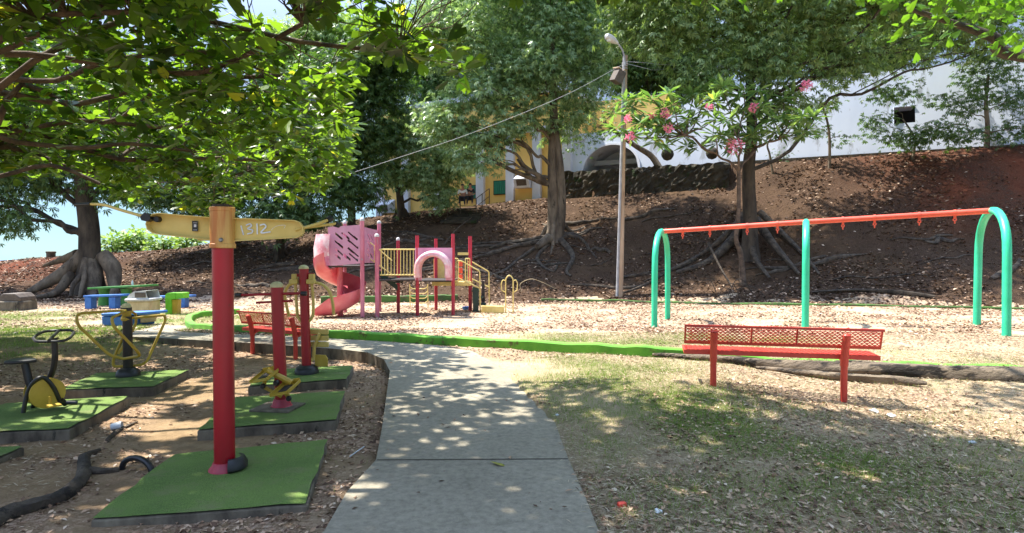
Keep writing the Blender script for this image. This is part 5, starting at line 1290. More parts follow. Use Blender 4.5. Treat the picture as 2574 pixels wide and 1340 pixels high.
# ------------------------------------------------------------------ stair and railing on the crest, two people
def crest(px, py, dy=0): 
    return at(px, py, 34.5 + dy)
orl = empty('stair_railing', crest(1180, 510), 'thin dark pipe railing stepping up the crest in front of the ochre building', 'railing')
mb = MB(); top_ = [(1100, 530), (1157, 497), (1197, 499), (1230, 474)]
mb.tube([crest(*p) for p in top_], .025, 6); mb.tube([crest(x, y + 20) for x, y in top_], .02, 6); mb.build('rails', M['boxbrown'], orl)
for x, y in top_ + [(1125, 516), (1212, 487)]:
    mb = MB(); mb.tube([crest(x, y), crest(x, y + 40)], .03, 6); mb.build('rail_post', M['boxbrown'], orl)
ost = empty('stone_stair', crest(1190, 520), 'worn grey stone steps at the top of the slope below the railing', 'stairs')
mb = MB()
for k in range(6):
    c = crest(1186 - 5 * k, 511, 1.0 - .4 * k); c.z = gnd(c.x, c.y, False) + .02; mb.box(c + Vector((random.uniform(-.2, .2), 0, -.12 + .02 * k)), (1.5 + .12 * k, .34, .22), R(-12 + random.uniform(-4, 4)))
mb.build('steps', M['stone'], ost, smooth=False, bevel=.02)
def person(px, py, Y, shirt, label, lean=0.0, face=1):
    """small seated figure, grown as one skin from a joint skeleton"""
    b_ = at(px, py, Y); o = empty('person', b_, label, 'person')
    J = {'pel': (0, 0, .1), 'wai': (0, .02, .3), 'che': (0, .0, .5), 'nek': (0, -.02, .64), 'hed': (0, -.05, .72), 'crn': (0, -.04, .84),
         'hl': (-.1, -.02, .08), 'kl': (-.14, -.42, .16), 'al': (-.14, -.40, -.26), 'tl': (-.14, -.52, -.3), 'hr': (.1, -.02, .08), 'kr': (.13, -.42, .14), 'ar': (.15, -.38, -.28), 'tr': (.15, -.5, -.32),
         'sl': (-.19, 0, .55), 'el': (-.26, -.1, .3), 'wl': (-.12, -.32, .22), 'sr': (.19, 0, .55), 'er': (.27, -.08, .3), 'wr': (.14, -.34, .2), 'fl': (-.08, -.38, .2), 'fr': (.1, -.4, .18)}
    E = [('pel', 'wai'), ('wai', 'che'), ('che', 'nek'), ('nek', 'hed'), ('hed', 'crn'), ('pel', 'hl'), ('hl', 'kl'), ('kl', 'al'), ('al', 'tl'), ('pel', 'hr'), ('hr', 'kr'), ('kr', 'ar'), ('ar', 'tr'), ('che', 'sl'), ('sl', 'el'), ('el', 'wl'), ('wl', 'fl'), ('che', 'sr'), ('sr', 'er'), ('er', 'wr'), ('wr', 'fr')]
    Rd = dict(pel=.13, wai=.12, che=.14, nek=.05, hed=.085, crn=.07, hl=.09, kl=.06, al=.04, tl=.035, hr=.09, kr=.06, ar=.04, tr=.035, sl=.06, el=.045, wl=.03, fl=.03, sr=.06, er=.045, wr=.03, fr=.03)
    ks = list(J); me = bpy.data.meshes.new('body'); me.from_pydata([(x * face, y, z) for x, y, z in J.values()], [(ks.index(a), ks.index(b2)) for a, b2 in E], [])
    bo = bpy.data.objects.new('body', me); C.objects.link(bo); bo.parent = o
    sk = bo.modifiers.new('skin', 'SKIN'); sd = bo.modifiers.new('sub', 'SUBSURF'); sd.levels = 1; sd.render_levels = 1
    for i, k in enumerate(ks):
        bo.data.skin_vertices[0].data[i].radius = (Rd[k], Rd[k]); bo.data.skin_vertices[0].data[i].use_root = (k == 'pel')
    me.materials.append(M['skin'])
    def cloth(name, ids, grow, m):
        me2 = bpy.data.meshes.new(name); e2 = [(ids.index(a), ids.index(b2)) for a, b2 in E if a in ids and b2 in ids]
        me2.from_pydata([(J[k][0] * face, J[k][1], J[k][2]) for k in ids], e2, []); o2_ = bpy.data.objects.new(name, me2); C.objects.link(o2_); o2_.parent = o
        o2_.modifiers.new('skin', 'SKIN'); s2_ = o2_.modifiers.new('sub', 'SUBSURF'); s2_.levels = 1; s2_.render_levels = 1
        for i, k in enumerate(ids): o2_.data.skin_vertices[0].data[i].radius = (Rd[k] * grow, Rd[k] * grow); o2_.data.skin_vertices[0].data[i].use_root = (i == 0)
        me2.materials.append(m)
    cloth('shirt', ['wai', 'che', 'sl', 'el', 'sr', 'er'], 1.18, shirt)
    cloth('trousers', ['pel', 'hl', 'kl', 'al', 'hr', 'kr', 'ar'], 1.15, M['darkcloth'])
    mb = MB(); mb.lathe([(.03, .0), (.085, .01), (.09, .05), (.06, .1), (.02, .115)], b_ + Vector((0, -.03, .80)), seg=12); mb.build('hair', M['darkcloth'], o)
    return o
person(1163, 503, 33.8, M['shirt'], 'seated person in a pale top on the crest steps, beside another in black')
person(1182, 501, 33.9, M['darkcloth'], 'seated person in black on the crest steps next to one in a pale top', face=-1)

# ------------------------------------------------------------------ other trees of the slope and behind
mt_ = [  # small multi-stem tree on the crest
]
sb_ = G(1010, 548); sy = sb_.y if sb_.y < 37 else 34.0
sb_ = Vector((at(1010, 548, sy).x, sy, gnd(at(1010, 548, sy).x, sy)))
tree('forked_tree', sb_, [at(1006, 500, sy), at(1000, 450, sy), at(1000, 400, sy)], (.26, .12), [B(1000, 430, sy - .5, 1.6, 1.5, 1.0), B(960, 350, sy, 1.6, 1.5, 1.2), B(1090, 440, sy - .8, 1.7, 1.5, 1.1), B(1150, 400, sy - .8, 1.6, 1.4, 1.0), B(1060, 370, sy - .5, 1.8, 1.5, .9), B(1110, 500, sy - 1.2, .9, 1, .6), B(1030, 300, sy, 1.5, 1.4, .9)],
     M['lf_kapok'], 'low forked tree on the crest with pale drooping foliage, left of the kapok', .27, PALM, 4.6, .36, 12, .5, 'bark_dark', 1.4, 3, seed=31)
# dark evergreen mass left of it: three separate trees
for i, (px, py, Y, bl_, m_, lab, sz, de) in enumerate((
    (880, 560, 33, [(900, 330, 0, 2.4, 2.2, 2.2), (860, 220, 0, 2.6, 2.4, 2.2), (940, 200, .5, 2.2, 2, 2.0), (830, 420, -.5, 2.0, 2, 1.6), (900, 480, -.5, 1.7, 1.6, .9), (980, 120, 0, 2.2, 2, 1.8)], 'lf_dark', 'dark evergreen behind the slide, between the almond leaves and the forked tree', .2, 3.6),
    (700, 590, 31, [(690, 420, 0, 2.4, 2.2, 1.8), (620, 340, 0, 2.4, 2.2, 2.0), (760, 300, 0, 2.4, 2.2, 2.2), (700, 540, -1, 2.0, 1.6, 1.1), (580, 480, 0, 1.8, 1.6, 1.2), (800, 520, -.5, 1.5, 1.5, 1.0)], 'lf_dark', 'dark bushy tree low behind the tall red post', .2, 3.4),
    (560, 600, 33, [(520, 520, 0, 1.8, 1.6, 1.3), (480, 420, 0, 2.2, 2, 1.8), (560, 380, 0, 2.0, 2, 1.6), (400, 500, 0, 1.5, 1.5, .9), (430, 350, 0, 2.2, 2, 1.6)], 'lf_dark', 'dark leafy tree behind the left yellow arm of the tall red post', .2, 3.0))):
    g0 = at(px, py, Y); base = Vector((g0.x, Y, gnd(g0.x, Y)))
    tree('evergreen_tree', base, [base + Vector((.1, 0, 1.2)), at(px - 5, (py + bl_[0][1]) / 2, Y), at(px, bl_[0][1] - 60, Y)], (.26, .1), [B(x, y, Y + dy, a, b_, c) for x, y, dy, a, b_, c in bl_], M[m_], lab, sz * 1.5, PALM, de, .42, 12, .4, 'bark_dark', 1.4, 3, seed=40 + i, group='trees along the crest')
# pale-topped taller trees behind
for i, (px, Y, bl_, m_, lab) in enumerate((
    (760, 44, [(740, 140, 0, 3.2, 3, 2.2), (820, 100, 0, 3.0, 3, 2.0), (690, 110, 0, 2.0, 2, 1.2), (850, 200, 0, 3, 3, 2)], 'lf_light', 'tall pale green tree beyond the crest, its top below the patch of sky'),
    (1250, 46, [(1180, 40, 0, 4, 3, 3), (1300, 120, 0, 4, 3, 3), (1100, 180, 0, 3, 3, 2.4), (1420, 60, 0, 3.6, 3, 3)], 'lf_dark', 'tall dark tree beyond the ochre building, behind the kapok crown'),
    (1620, 42, [(1560, 110, 0, 3, 3, 2.2), (1660, 60, 0, 3.6, 3, 2.6), (1600, 190, 0, 2.2, 2, 1.4), (1720, 160, 0, 2.6, 2.6, 2.0), (1500, 40, 0, 2.6, 2.6, 2)], 'lf_dark', 'dark tall tree behind the lamp pole above the arched recess'),
    (2080, 40, [(2060, 60, 0, 4, 3, 2.6), (2200, 40, 0, 3.5, 3, 2.4), (1950, 90, 0, 3.5, 3, 2.6), (2320, 30, 0, 3.5, 3, 2.0), (2460, 10, 0, 3, 3, 1.6), (2120, 190, -5, 1.6, 1.2, .9), (2230, 120, -4, 2.2, 2, 1.2)], 'lf_dark', 'wide dark tree showing over the top of the whitewashed wall'))):
    x0 = at(px, 400, Y).x; base = Vector((x0, Y, gnd(x0, Y)))
    tree('tall_tree', base, [base + Vector((0, 0, 3)), at(px, 300, Y), at(px + 10, 100, Y)], (.4, .15), [B(x, y, Y + dy, a, b_, c) for x, y, dy, a, b_, c in bl_], M[m_], lab, .42, PALM, 2.6, .6, 12, .4, 'bark_dark', 1.2, 0, seed=60 + i, group='tall trees beyond the crest', sub=3)
# right side: feathery crown and saplings by the white wall
def onhill(px, py, Y=None):
    p = G(px, py) if Y is None else at(px, py, Y); return Vector((p.x, p.y, gnd(p.x, p.y)))
b_ = onhill(2480, 372, 27.0)
tree('slender_tree', b_, [at(2482, 320, 27), at(2478, 260, 27), at(2485, 190, 27)], (.12, .05), [B(2480, 180, 27, 1.3, 1.2, .7), B(2400, 260, 26.5, 1.1, 1, .5), B(2550, 250, 26.5, 1.1, 1, .6), B(2340, 330, 26, 1.0, .9, .35), B(2420, 340, 26, .9, .9, .4), B(2550, 330, 26.2, .8, .8, .5)], M['lf_dark'],
     'slender open tree against the whitewashed wall, right of the square opening', .20, leaf_palm(5, .16, 160, .3), 5, .34, 12, .3, 'bark', 1.2, 0, seed=80, sub=6)
b_ = onhill(2085, 405, 28.5)
tree('slender_tree', b_, [at(2085, 350, 28.5), at(2078, 300, 28.5), at(2060, 250, 28.5)], (.07, .04), [B(2060, 325, 28.4, .5, .5, .25), B(2110, 345, 28.4, .5, .5, .22), B(2085, 265, 28.4, .8, .6, .3)], M['lf_dark'],
     'thin forked sapling casting shadow streaks on the whitewashed wall', .18, leaf_palm(5, .16, 160, .3), 6, .25, 10, .3, 'bark', 1.2, 0, seed=81, sub=4)
b_ = onhill(2290, 395, 27.5)
tree('slender_tree', b_, [at(2300, 360, 27.5), at(2290, 330, 27.5), at(2270, 300, 27.5)], (.06, .03), [B(2240, 340, 27, 1.1, .8, .3), B(2300, 350, 27, 1.0, .8, .3), B(2240, 230, 27.2, 1.2, .8, .45), B(2200, 300, 27, .8, .6, .3)], M['lf_dark'],
     'low feathery sapling spreading under the square opening', .19, leaf_palm(5, .16, 160, .3), 6, .3, 12, .3, 'bark', 1.2, 0, seed=82, sub=6)
b_ = onhill(1945, 420, 29.5)
tree('slender_tree', b_, [at(1935, 390, 29.5), at(1930, 360, 29.5), at(1960, 320, 29.5)], (.06, .03), [B(1965, 390, 29.4, .6, .5, .3), B(2010, 330, 29.4, .6, .5, .3)], M['lf_dark'],
     'small bare-stemmed sapling just right of the frangipani leaves', .14, leaf_palm(5, .16, 160, .3), 3, .22, 9, .3, 'bark', 1.2, 0, seed=83, sub=7)
# leaning tree by the arch
b_ = FP(sof(1668), 6.35, .6)
tree('leaning_tree', b_, [at(1640, 395, 33.5), at(1600, 368, 33.5), at(1565, 345, 33.5), at(1520, 310, 33.5)], (.2, .08), [B(1500, 320, 33.5, 1.1, 1, .6), B(1450, 370, 33.5, .9, .8, .5), B(1560, 260, 33.5, 1.3, 1, .8), B(1470, 290, 33.8, 1.0, 1, .6)], M['lf_dark'],
     'leaning tree with a bare trunk in front of the arched recess', .17, leaf_palm(5, .16, 160, .3), 2.6, .35, 9, .4, 'bark', 1.2, 0, seed=84, sub=9)
for x, y, lab in ((1678, 388, 'round mossy ball hanging in front of the whitewashed wall, left one of two'), (1790, 385, 'round mossy ball half hidden by the frangipani flowers, right one of two')):
    c = at(x, y, 31.5); mb = MB(); mb.lathe([(.04, -.33), (.2, -.27), (.30, -.12), (.33, .0), (.29, .16), (.16, .28), (.03, .33)], c, seg=18)
    o = mb.build('moss_ball', M['stone']); tag(o, lab, 'hanging plant')
    mb = MB(); mb.tube([c + Vector((0, 0, .4)), c + Vector((.1, 0, 1.8))], .02, 5); mb.build('hanging_cord', M['boxbrown'], o)

# big rooted tree at left
lb = G(215, 742); ly = lb.y + .8
lb = Vector((at(225, 700, ly).x, ly, gnd(at(225, 700, ly).x, ly)))
bll = [B(60, 440, ly, 1.9, 1.8, 1.2), B(30, 540, ly - 1, 1.3, 1.3, .9), B(130, 430, ly, 1.7, 1.6, 1.0), B(300, 470, ly + .5, 1.6, 1.6, .9), B(-60, 500, ly, 2, 2, 1.6), B(120, 330, ly, 2.6, 2.2, 1.5), B(330, 360, ly, 2.4, 2.2, 1.4), B(-100, 380, ly, 3, 3, 1.5), B(230, 220, ly, 3.4, 3, 2.2), B(0, 250, ly, 3, 3, 2)]
tll = tree('rooted_tree', lb, [at(226, 640, ly), at(222, 560, ly), at(212, 480, ly), at(215, 420, ly), at(225, 300, ly)], (.46, .3), bll, M['lf_dark'],
     'thick dark trunk on high buttress roots beside the picnic table', .24, leaf_palm(5, .15, 170, .6), 2.6, .45, 11, .7, 'bark_dark', 1.9, 0, seed=90, wob=.05)
for pts, r in (([(215, 640, 0), (170, 680, -.3), (110, 715, -.8), (70, 735, -1.2)], [.35, .3, .22, .1]), ([(258, 640, 0), (280, 670, -.1), (288, 705, -.3), (284, 752, -.8)], [.3, .36, .28, .12]),
               ([(214, 650, -.4), (205, 690, -.8), (185, 715, -1.1), (178, 745, -1.3)], [.12, .12, .1, .06]), ([(214, 655, -.4), (212, 695, -.9), (205, 725, -1.2), (200, 748, -1.4)], [.1, .1, .09, .06]),
               ([(180, 690, -.3), (140, 735, -1.0), (90, 748, -1.8)], [.25, .16, .06]), ([(228, 640, .0), (232, 690, -.3), (238, 760, -1.0)], [.3, .42, .15]), ([(195, 640, .3), (150, 655, .6), (110, 668, 1.0)], [.25, .14, .06])):
    P = smooth_path([at(x, y, ly + d) for x, y, d in pts], 6); mb = MB(); mb.tube(P, r, 10, wob=.1); mb.build('buttress_root', M['bark'], tll, ang=60)
# bushes on the far edge at left
for i, (px, py, Y, r_) in enumerate(((285, 616, 37, .7), (345, 610, 38, .9), (412, 612, 37, .75), (470, 606, 37, .7), (600, 596, 36.5, .7))):
    c = at(px, py, Y); o = empty('bush', Vector((c.x, c.y, gnd(c.x, c.y))), ['sunlit round bush on the crest just right of the rooted trunk', 'sunlit bush on the crest, second right of the rooted trunk', 'sunlit bush on the crest under the left yellow arm', 'sunlit bush on the crest close to the tall red post', 'small sunlit bush on the crest behind the tall red post'][i], 'bush', 'sunlit bushes on the crest')
    foliage('leaves', [(tuple(c), (r_, r_, r_ * .7))], M['lf_light'], o, .3, leaf_quad(.32), 10, .3, 18, .1, .4, .8, .6, 100 + i)
    mb = MB(); g0 = gnd(c.x, c.y)
    for k in range(4): mb.tube([Vector((c.x, c.y, g0 - .1)), Vector((c.x + .5 * math.cos(k * 1.7), c.y + .5 * math.sin(k * 1.7), c.z + .2))], [.05, .02], 6)
    mb.build('stems', M['bark'], o)
c = at(128, 636, 35.8); mb = MB(); mb.lathe([(.2, 0), (.23, .05), (.23, .3), (.26, .33), (.26, .4), (.2, .42)], Vector((c.x, c.y, gnd(c.x, c.y) - .05)), seg=14); tag(mb.build('stone_bollard', M['pad_side']), 'small squat stone bollard on the crest against the sky', 'bollard')

# ------------------------------------------------------------------ the almond tree overhead at left
rng = np.random.default_rng(77)
oal = empty('almond_tree', Vector((-8.6, 8.2, gnd(-8.6, 8.2))), 'broad leaved almond tree whose branches hang over the machines', 'tree')
tb_ = Vector((-9.6, 7.6, -.1)); fork = Vector((-9.2, 7.7, 2.6))
mb = MB(); mb.tube(smooth_path([tb_, Vector((-9.5, 7.6, 1.2)), fork], 5), [.3, .24, .22], 14, wob=.06)
atr = mb.build('trunk', M['bark_warm'], oal, ang=60)
bmb = MB(); tipsA = []
def branch(a, b_, r0, sag, depth, rng):
    L = limb_path(a, b_, sag, rng, 6, .07); bmb.tube(L, [r0, r0 * .75, r0 * .5], 8 if r0 > .03 else 5, wob=.05 if r0 > .03 else 0)
    return L
main_t = [at(380, 235, 8), at(250, 462, 8.5), at(560, 130, 7.2), at(700, 320, 10), at(480, 380, 9.5), at(840, 180, 8.5), at(150, 60, 6), at(860, 420, 12.0), at(330, 30, 5.5), at(760, 60, 6.2), at(620, 430, 12.5), at(1000, 130, 7.5)]
mains = [branch(fork, t, .05, .05, 0, rng) for t in main_t]
def region_ok(px, py):
    """outline of the hanging crown measured on the photo's left half"""
    lowx = [-400, 0, 120, 260, 360, 480, 600, 720, 800, 870, 905, 930, 960, 1100, 1200]
    lowy = [520, 400, 440, 452, 505, 520, 510, 492, 470, 455, 300, 250, 215, 235, 150]
    return np.interp(px, lowx, lowy)
# twig ends: sample positions in the air volume the crown fills
cand = []
def project(P):
    x, y, z = P[:, 0], P[:, 1], P[:, 2] - CAM_H
    f = y * CP - z * SP; up_ = y * SP + z * CP
    return W_PX / 2 + F_PX * x / f, H_PX / 2 - F_PX * up_ / f
n0 = 130000
X_ = rng.uniform(-13, 3.0, n0); Y_ = rng.uniform(2.2, 14.5, n0); Z_ = rng.uniform(2.3, 7.2, n0)
P_ = np.stack([X_, Y_, Z_], 1); px_, py_ = project(P_)
low = region_ok(px_, py_) + 26 * np.sin(px_ / 37) 
# keep the crown a layered umbrella: under-surface rises towards the camera; none right of the path
under = 2.35 + .16 * np.clip(12.5 - Y_, 0, 20) + .04 * np.clip(-X_ - 3, 0, 10)
topz = under + 2.1 + .6 * fbm(X_, Y_, 3.0, 3)
edge = np.where(Y_ > 5.5, -.2 - .33 * (Y_ - 8.5), .9) 
inframe = (py_ > -40)
keep = (Z_ > under) & (Z_ < topz) & (X_ < edge + 1.2)
keep &= np.where(inframe, py_ < low, True)
hole = (px_ > 545) & (px_ < 765) & (py_ < 62) & (py_ > -60)
hole |= (px_ > 905 + 25 * np.sin(py_ / 30)) & (px_ < 1200) & (py_ > -40) & (Y_ > 9)
hole |= (px_ > 680) & (px_ < 890) & (py_ > 30) & (py_ < 190 + 20 * np.sin(px_ / 20)) & (Y_ > 3.5)
hole |= (px_ > 880) & (px_ < 1250) & ((Y_ > 8.3) | (Y_ < 5.5)) & inframe
hole |= (px_ > 905) & (px_ < 1215) & (py_ > -60) & (np.abs(py_ - (25 + (px_ - 905) * .62)) > 75 - 35 * (px_ - 905) / 300)
hole |= (px_ >= 1205) & (py_ > -45)
hole |= inframe & (np.random.default_rng(5).random(n0) < np.where(px_ < 480, .18, .48))
clumpn = fbm(X_ * 1.3 - SUN.x / SUN.z * Z_ * 1.3, Y_ * 1.3 - SUN.y / SUN.z * Z_ * 1.3, 0.85, 3)
keep &= ~hole & (clumpn > np.where((X_ > -4.6) & (Y_ < 9.5), -.46, -.10)) & (Y_ > 3.0)
P_ = P_[keep][:7800]; print('tips', keep.sum())
py2 = project(P_)[1]
for p in P_: tipsA.append(Vector(p))
# twigs link each tip to the nearest main limb
mp = np.array([list(q) for L in mains for q in L[3:]])
tw = MB()
sub_anchor = []
for k, p in enumerate(tipsA):
    if k % 6 == 0:
        d = np.linalg.norm(mp - np.array(p), axis=1) + .8 * np.clip(mp[:, 2] - p.z, 0, 9); q = Vector(mp[d.argmin()])
        if (q - p).length < (2.0 if py2[k] < -30 else 6.5):
            L = limb_path(q, p, .04, rng, 4, .08); tw.tube(L, [.008, .004], 5); sub_anchor += [tuple(v) for v in L[4:]]
sa_ = np.array(sub_anchor)
for k, p in enumerate(tipsA):
    if k % 6:
        d = np.linalg.norm(sa_ - np.array(p), axis=1); j = d.argmin()
        if d[j] < 1.6: q = Vector(sa_[j]); tw.tube([q, q.lerp(p, .5) + Vector((0, 0, -.03)), p], [.004, .003, .002], 4, cap=False)
bmb.build('limbs', M['bark_warm'], atr, ang=60); tw.build('twigs', M['bark_warm'], atr, ang=60)
Pn = np.array([list(p) for p in tipsA]); per = 7; idx = np.repeat(np.arange(len(Pn)), per); n = len(idx)
a = rng.uniform(0, 2 * np.pi, n); el = rng.uniform(-.75, .75, n)
X = np.stack([np.cos(a) * np.cos(el), np.sin(a) * np.cos(el), np.sin(el)], 1)
pos = Pn[idx] + X * .03 + rng.normal(size=(n, 3)) * .035
up = np.tile([0, 0, 1.], (n, 1)) + rng.normal(size=(n, 3)) * .35
V, Q = place(leaf_broad(), pos, X, up, .11 + .16 * rng.random(n) ** 1.3)
np_mesh('crown', V, Q, M['lf_almond'], oal); NL[0] += n

# tree hanging in from the upper right, mostly outside the frame
oh = empty('overhanging_tree', Vector((10.5, 6.5, gnd(10.5, 6.5))), 'broad leaves hanging in at the upper right corner on a dark bent branch', 'tree')
mb = MB(); mb.tube(smooth_path([Vector((11.0, 6.6, -.1)), Vector((10.8, 6.8, 2)), Vector((10.2, 7.5, 4.0)), Vector((9.0, 8.0, 5.2))], 5), [.28, .2, .16, .12], 12, wob=.06); trh = mb.build('trunk', M['bark_dark'], oh, ang=60)
mb = MB(); br = [Vector((10.3, 7.4, 3.8)), at(2574, 140, 9.5), at(2500, 95, 9.5), at(2400, 60, 9.6), at(2280, 20, 9.5)]
mb.tube(smooth_path(br, 6), [.14, .1, .08, .05, .03], 8, wob=.05)
for t_ in (at(2560, 30, 9), at(2340, -60, 9), at(2200, -120, 8), Vector((5.5, 5.5, 5.4)), Vector((6.5, 3.5, 5.6)), Vector((3.8, 3.4, 5.6))): mb.tube(limb_path(Vector((9.0, 8.0, 5.0)), t_, .06, rng, 5), [.07, .03], 6)
mb.build('limbs', M['bark_dark'], trh, ang=60)
n0 = 24000; X_ = rng.uniform(1.8, 13, n0); Y_ = rng.uniform(1.6, 11.0, n0); Z_ = rng.uniform(4.3, 6.8, n0)
P_ = np.stack([X_, Y_, Z_], 1); px_, py_ = project(P_)
lowr = np.interp(px_, [2150, 2250, 2350, 2450, 2574, 2800], [-20, 40, 115, 95, 120, 200]) + 18 * np.sin(px_ / 23)
keep = (py_ < lowr) & (fbm(X_ - SUN.x / SUN.z * Z_, Y_ - SUN.y / SUN.z * Z_, .95, 3) > .10) & ((px_ > 2150) | (py_ < -40)) & (Z_ < 6.6) & (X_ > 1.6 + .25 * np.abs(Y_ - 4))
P_ = P_[keep][:900]; idx = np.repeat(np.arange(len(P_)), 9); n = len(idx)
a = rng.uniform(0, 2 * np.pi, n); el = rng.uniform(-.9, .5, n); X = np.stack([np.cos(a) * np.cos(el), np.sin(a) * np.cos(el), np.sin(el)], 1)
V, Q = place(leaf_broad(), P_[idx] + X * .06 + rng.normal(size=(n, 3)) * .14, X, np.tile([0, 0, 1.], (n, 1)) + rng.normal(size=(n, 3)) * .4, rng.uniform(.12, .22, n))
np_mesh('crown', V, Q, M['lf_heart'], oh)

# ------------------------------------------------------------------ roots, log, litter, grass
def groot(pts, r, label, cat='root', m='root', name='surface_root', seg=10):
    P = smooth_path([G(*p) for p in pts], 7); P = [Vector((p.x, p.y, gnd(p.x, p.y) + (max(r) if isinstance(r, list) else r) * .35)) for p in P]
    mb = MB(); mb.tube(P, r, seg, wob=.22); o = mb.build(name, M[m], ang=70); tag(o, label, cat); return o
groot([(-60, 1350), (40, 1300), (150, 1262), (205, 1215), (214, 1160), (250, 1138)], [.06, .055, .05, .045, .035, .015], 'thick grey root snaking over bare soil at the lower left corner')
groot([(212, 1190), (255, 1192), (300, 1186)], [.035, .028, .02], 'short root side branch leading to the half buried ring')
groot([(268, 1116), (300, 1085), (345, 1062)], [.02, .022, .01], 'thin root poking out of the soil between the turf pads')
o = groot([(1640, 896), (1760, 905), (1900, 922), (2060, 936), (2250, 945), (2420, 952), (2640, 960)], [.02, .05, .08, .10, .115, .12, .12], 'long weathered fallen log behind the red mesh bench', 'log', 'log', 'fallen_log', 14)
for pts, r in (([(1900, 930), (2060, 952), (2250, 968), (2330, 975)], [.02, .05, .06, .02]), ([(2100, 922), (2300, 934), (2600, 946)], [.03, .05, .06])):
    P = smooth_path([G(*p) for p in pts], 7); P = [Vector((p.x, p.y, gnd(p.x, p.y) + .05)) for p in P]
    mb = MB(); mb.tube(P, r, 10, wob=.25); mb.build('side_ridge', M['log'], o, ang=70)
rl = random.Random(5); ROOTS = []
ORD = ['first', 'second', 'third', 'fourth', 'fifth', 'sixth', 'seventh', 'eighth', 'ninth', 'tenth', 'eleventh', 'twelfth', 'thirteenth', 'fourteenth', 'fifteenth', 'sixteenth', 'seventeenth', 'eighteenth', 'nineteenth', 'twentieth', 'twenty-first', 'twenty-second', 'twenty-third', 'twenty-fourth', 'twenty-fifth']
for k in range(56):
    x0 = rl.choice([rl.uniform(950, 1350), rl.uniform(1250, 1800), rl.uniform(1950, 2500), rl.uniform(420, 900)]); 
    y0 = rl.uniform(560, 720) if x0 > 1300 else rl.uniform(640, 730) if x0 < 900 else rl.uniform(590, 710)
    p = G(x0, y0); L = rl.uniform(1.0, 3.5); a = rl.uniform(-.5, .5) + (math.pi if rl.random() < .5 else 0); pts = []
    for t in range(6):
        pts.append(Vector((p.x + math.cos(a) * L * t / 5, p.y + math.sin(a) * L * t / 5 + rl.uniform(-.12, .12), 0)))
    for q in pts: q.z = gnd(q.x, q.y) + .03
    r_ = rl.uniform(.03, .13); mb = MB(); mb.tube(smooth_path(pts, 5), [r_ * .5, r_, r_ * .9, r_ * .6, r_ * .2], 7, wob=.2)
    o = mb.build('surface_root', M['root'], ang=70); ROOTS.append((x0, o, r_))
for lo_x, hi_x, where in ((0, 900, 'behind the exercise posts'), (900, 1370, 'behind the play structure'), (1370, 1560, 'between kapok trunk and lamp pole'), (1560, 1900, 'between lamp pole and frangipani'), (1900, 3000, 'behind the swing set')):
    for k, (x0, o, r_) in enumerate(sorted([q for q in ROOTS if lo_x <= q[0] < hi_x], key=lambda q: q[0])):
        tag(o, '%s root from the left on the brown slope %s' % (ORD[k], where), 'root', 'roots running over the slope')
# dead branches
def stick(pts, r, label, name='fallen_branch', m='root'):
    mb = MB(); P = [at(*p) for p in pts]; mb.tube(smooth_path(P, 5), r, 7, wob=.08); tag(mb.build(name, M[m]), label, 'branch')
p = G(1120, 615); stick([(1118, 614, p.y), (1150, 575, p.y + .4), (1186, 546, p.y + .8)], [.05, .045, .02], 'pale bare stick rising from the slope behind the play structure')
g_ = [G(x, y) for x, y in ((2040, 737), (2150, 735), (2260, 742), (2350, 752))]
mb = MB(); mb.tube(smooth_path([Vector((q.x, q.y, gnd(q.x, q.y) + .08)) for q in g_], 6), [.03, .06, .08, .04], 8, wob=.15); tag(mb.build('fallen_branch', M['bark_dark']), 'long dark fallen branch behind the swing set near the curb', 'branch')
for i in range(7):
    c = G(1800 + 30 * i, 735 + (i % 3) * 8); h_ = rl.uniform(.3, .7); L = rl.uniform(.7, 1.4); s = rl.choice((-1, 1))
    mb = MB(); mb.tube(smooth_path([c, c + Vector((s * L * .3, 0, h_)), c + Vector((s * L * .7, .1, h_ * .8)), c + Vector((s * L, .1, .02))], 6), [.018, .014, .008], 5)
    o = mb.build('dry_twig', M['root']); tag(o, '%s thin dry twig from the left in the tangle under the frangipani' % ORD[i], 'twig', 'tangle of dry twigs')
c = G(1335, 735); mb = MB(); mb.tube(smooth_path([c + Vector((-.4, 0, 0)), c + Vector((-.45, 0, .35)), c + Vector((0, 0, .55)), c + Vector((.5, 0, .4)), c + Vector((1.1, .1, .1))], 6), [.015, .012, .01], 6); tag(mb.build('dry_twig', M['cream']), 'pale hooped stick right of the yellow looped handles', 'twig')

def scatter(name, n, xr, yr, tpl, size, mat_, maskf, tilt=.35, seed=3, up0=.008, avoid_path=True, label=None):
    rng = np.random.default_rng(seed); x = rng.uniform(*xr, n); 
    y = yr[0] * (yr[1] / yr[0]) ** rng.random(n)
    x = x if maskf is None else x
    k = (rng.random(n) < maskf(x, y)) & (np.abs(x) < y * .95 + 1.5)
    x, y = x[k], y[k]
    if avoid_path:
        ins = inside(x, y, path_poly); keep_few = rng.random(len(x)) < .03; kk = ~ins | keep_few; x, y = x[kk], y[kk]
        ins = inside(x, y, path_poly)
    else: ins = np.zeros(len(x), bool)
    z = gz(x, y); z = np.where(ins, flat_z(x, y) + .014, z) + up0
    m_ = len(x); P = np.stack([x, y, z], 1); a = rng.uniform(0, 2 * np.pi, m_)
    X = np.stack([np.cos(a), np.sin(a), rng.normal(size=m_) * tilt * .5], 1); up = np.tile([0, 0, 1.], (m_, 1)) + rng.normal(size=(m_, 3)) * tilt
    V, Q = place(tpl, P, X, up, size * rng.uniform(.5, 1.4, m_) * (1 + .02 * y))
    o = np_mesh(name, V, Q, mat_); tag(o, label, None, None, 'stuff'); return o, m_
dry = (np.array([[0, 0, .0], [.45, .24, .10], [1, 0, .05], [.45, -.24, .10], [.5, 0, -.02]]), np.array([[0, 4, 2, 1], [0, 3, 2, 4]]))
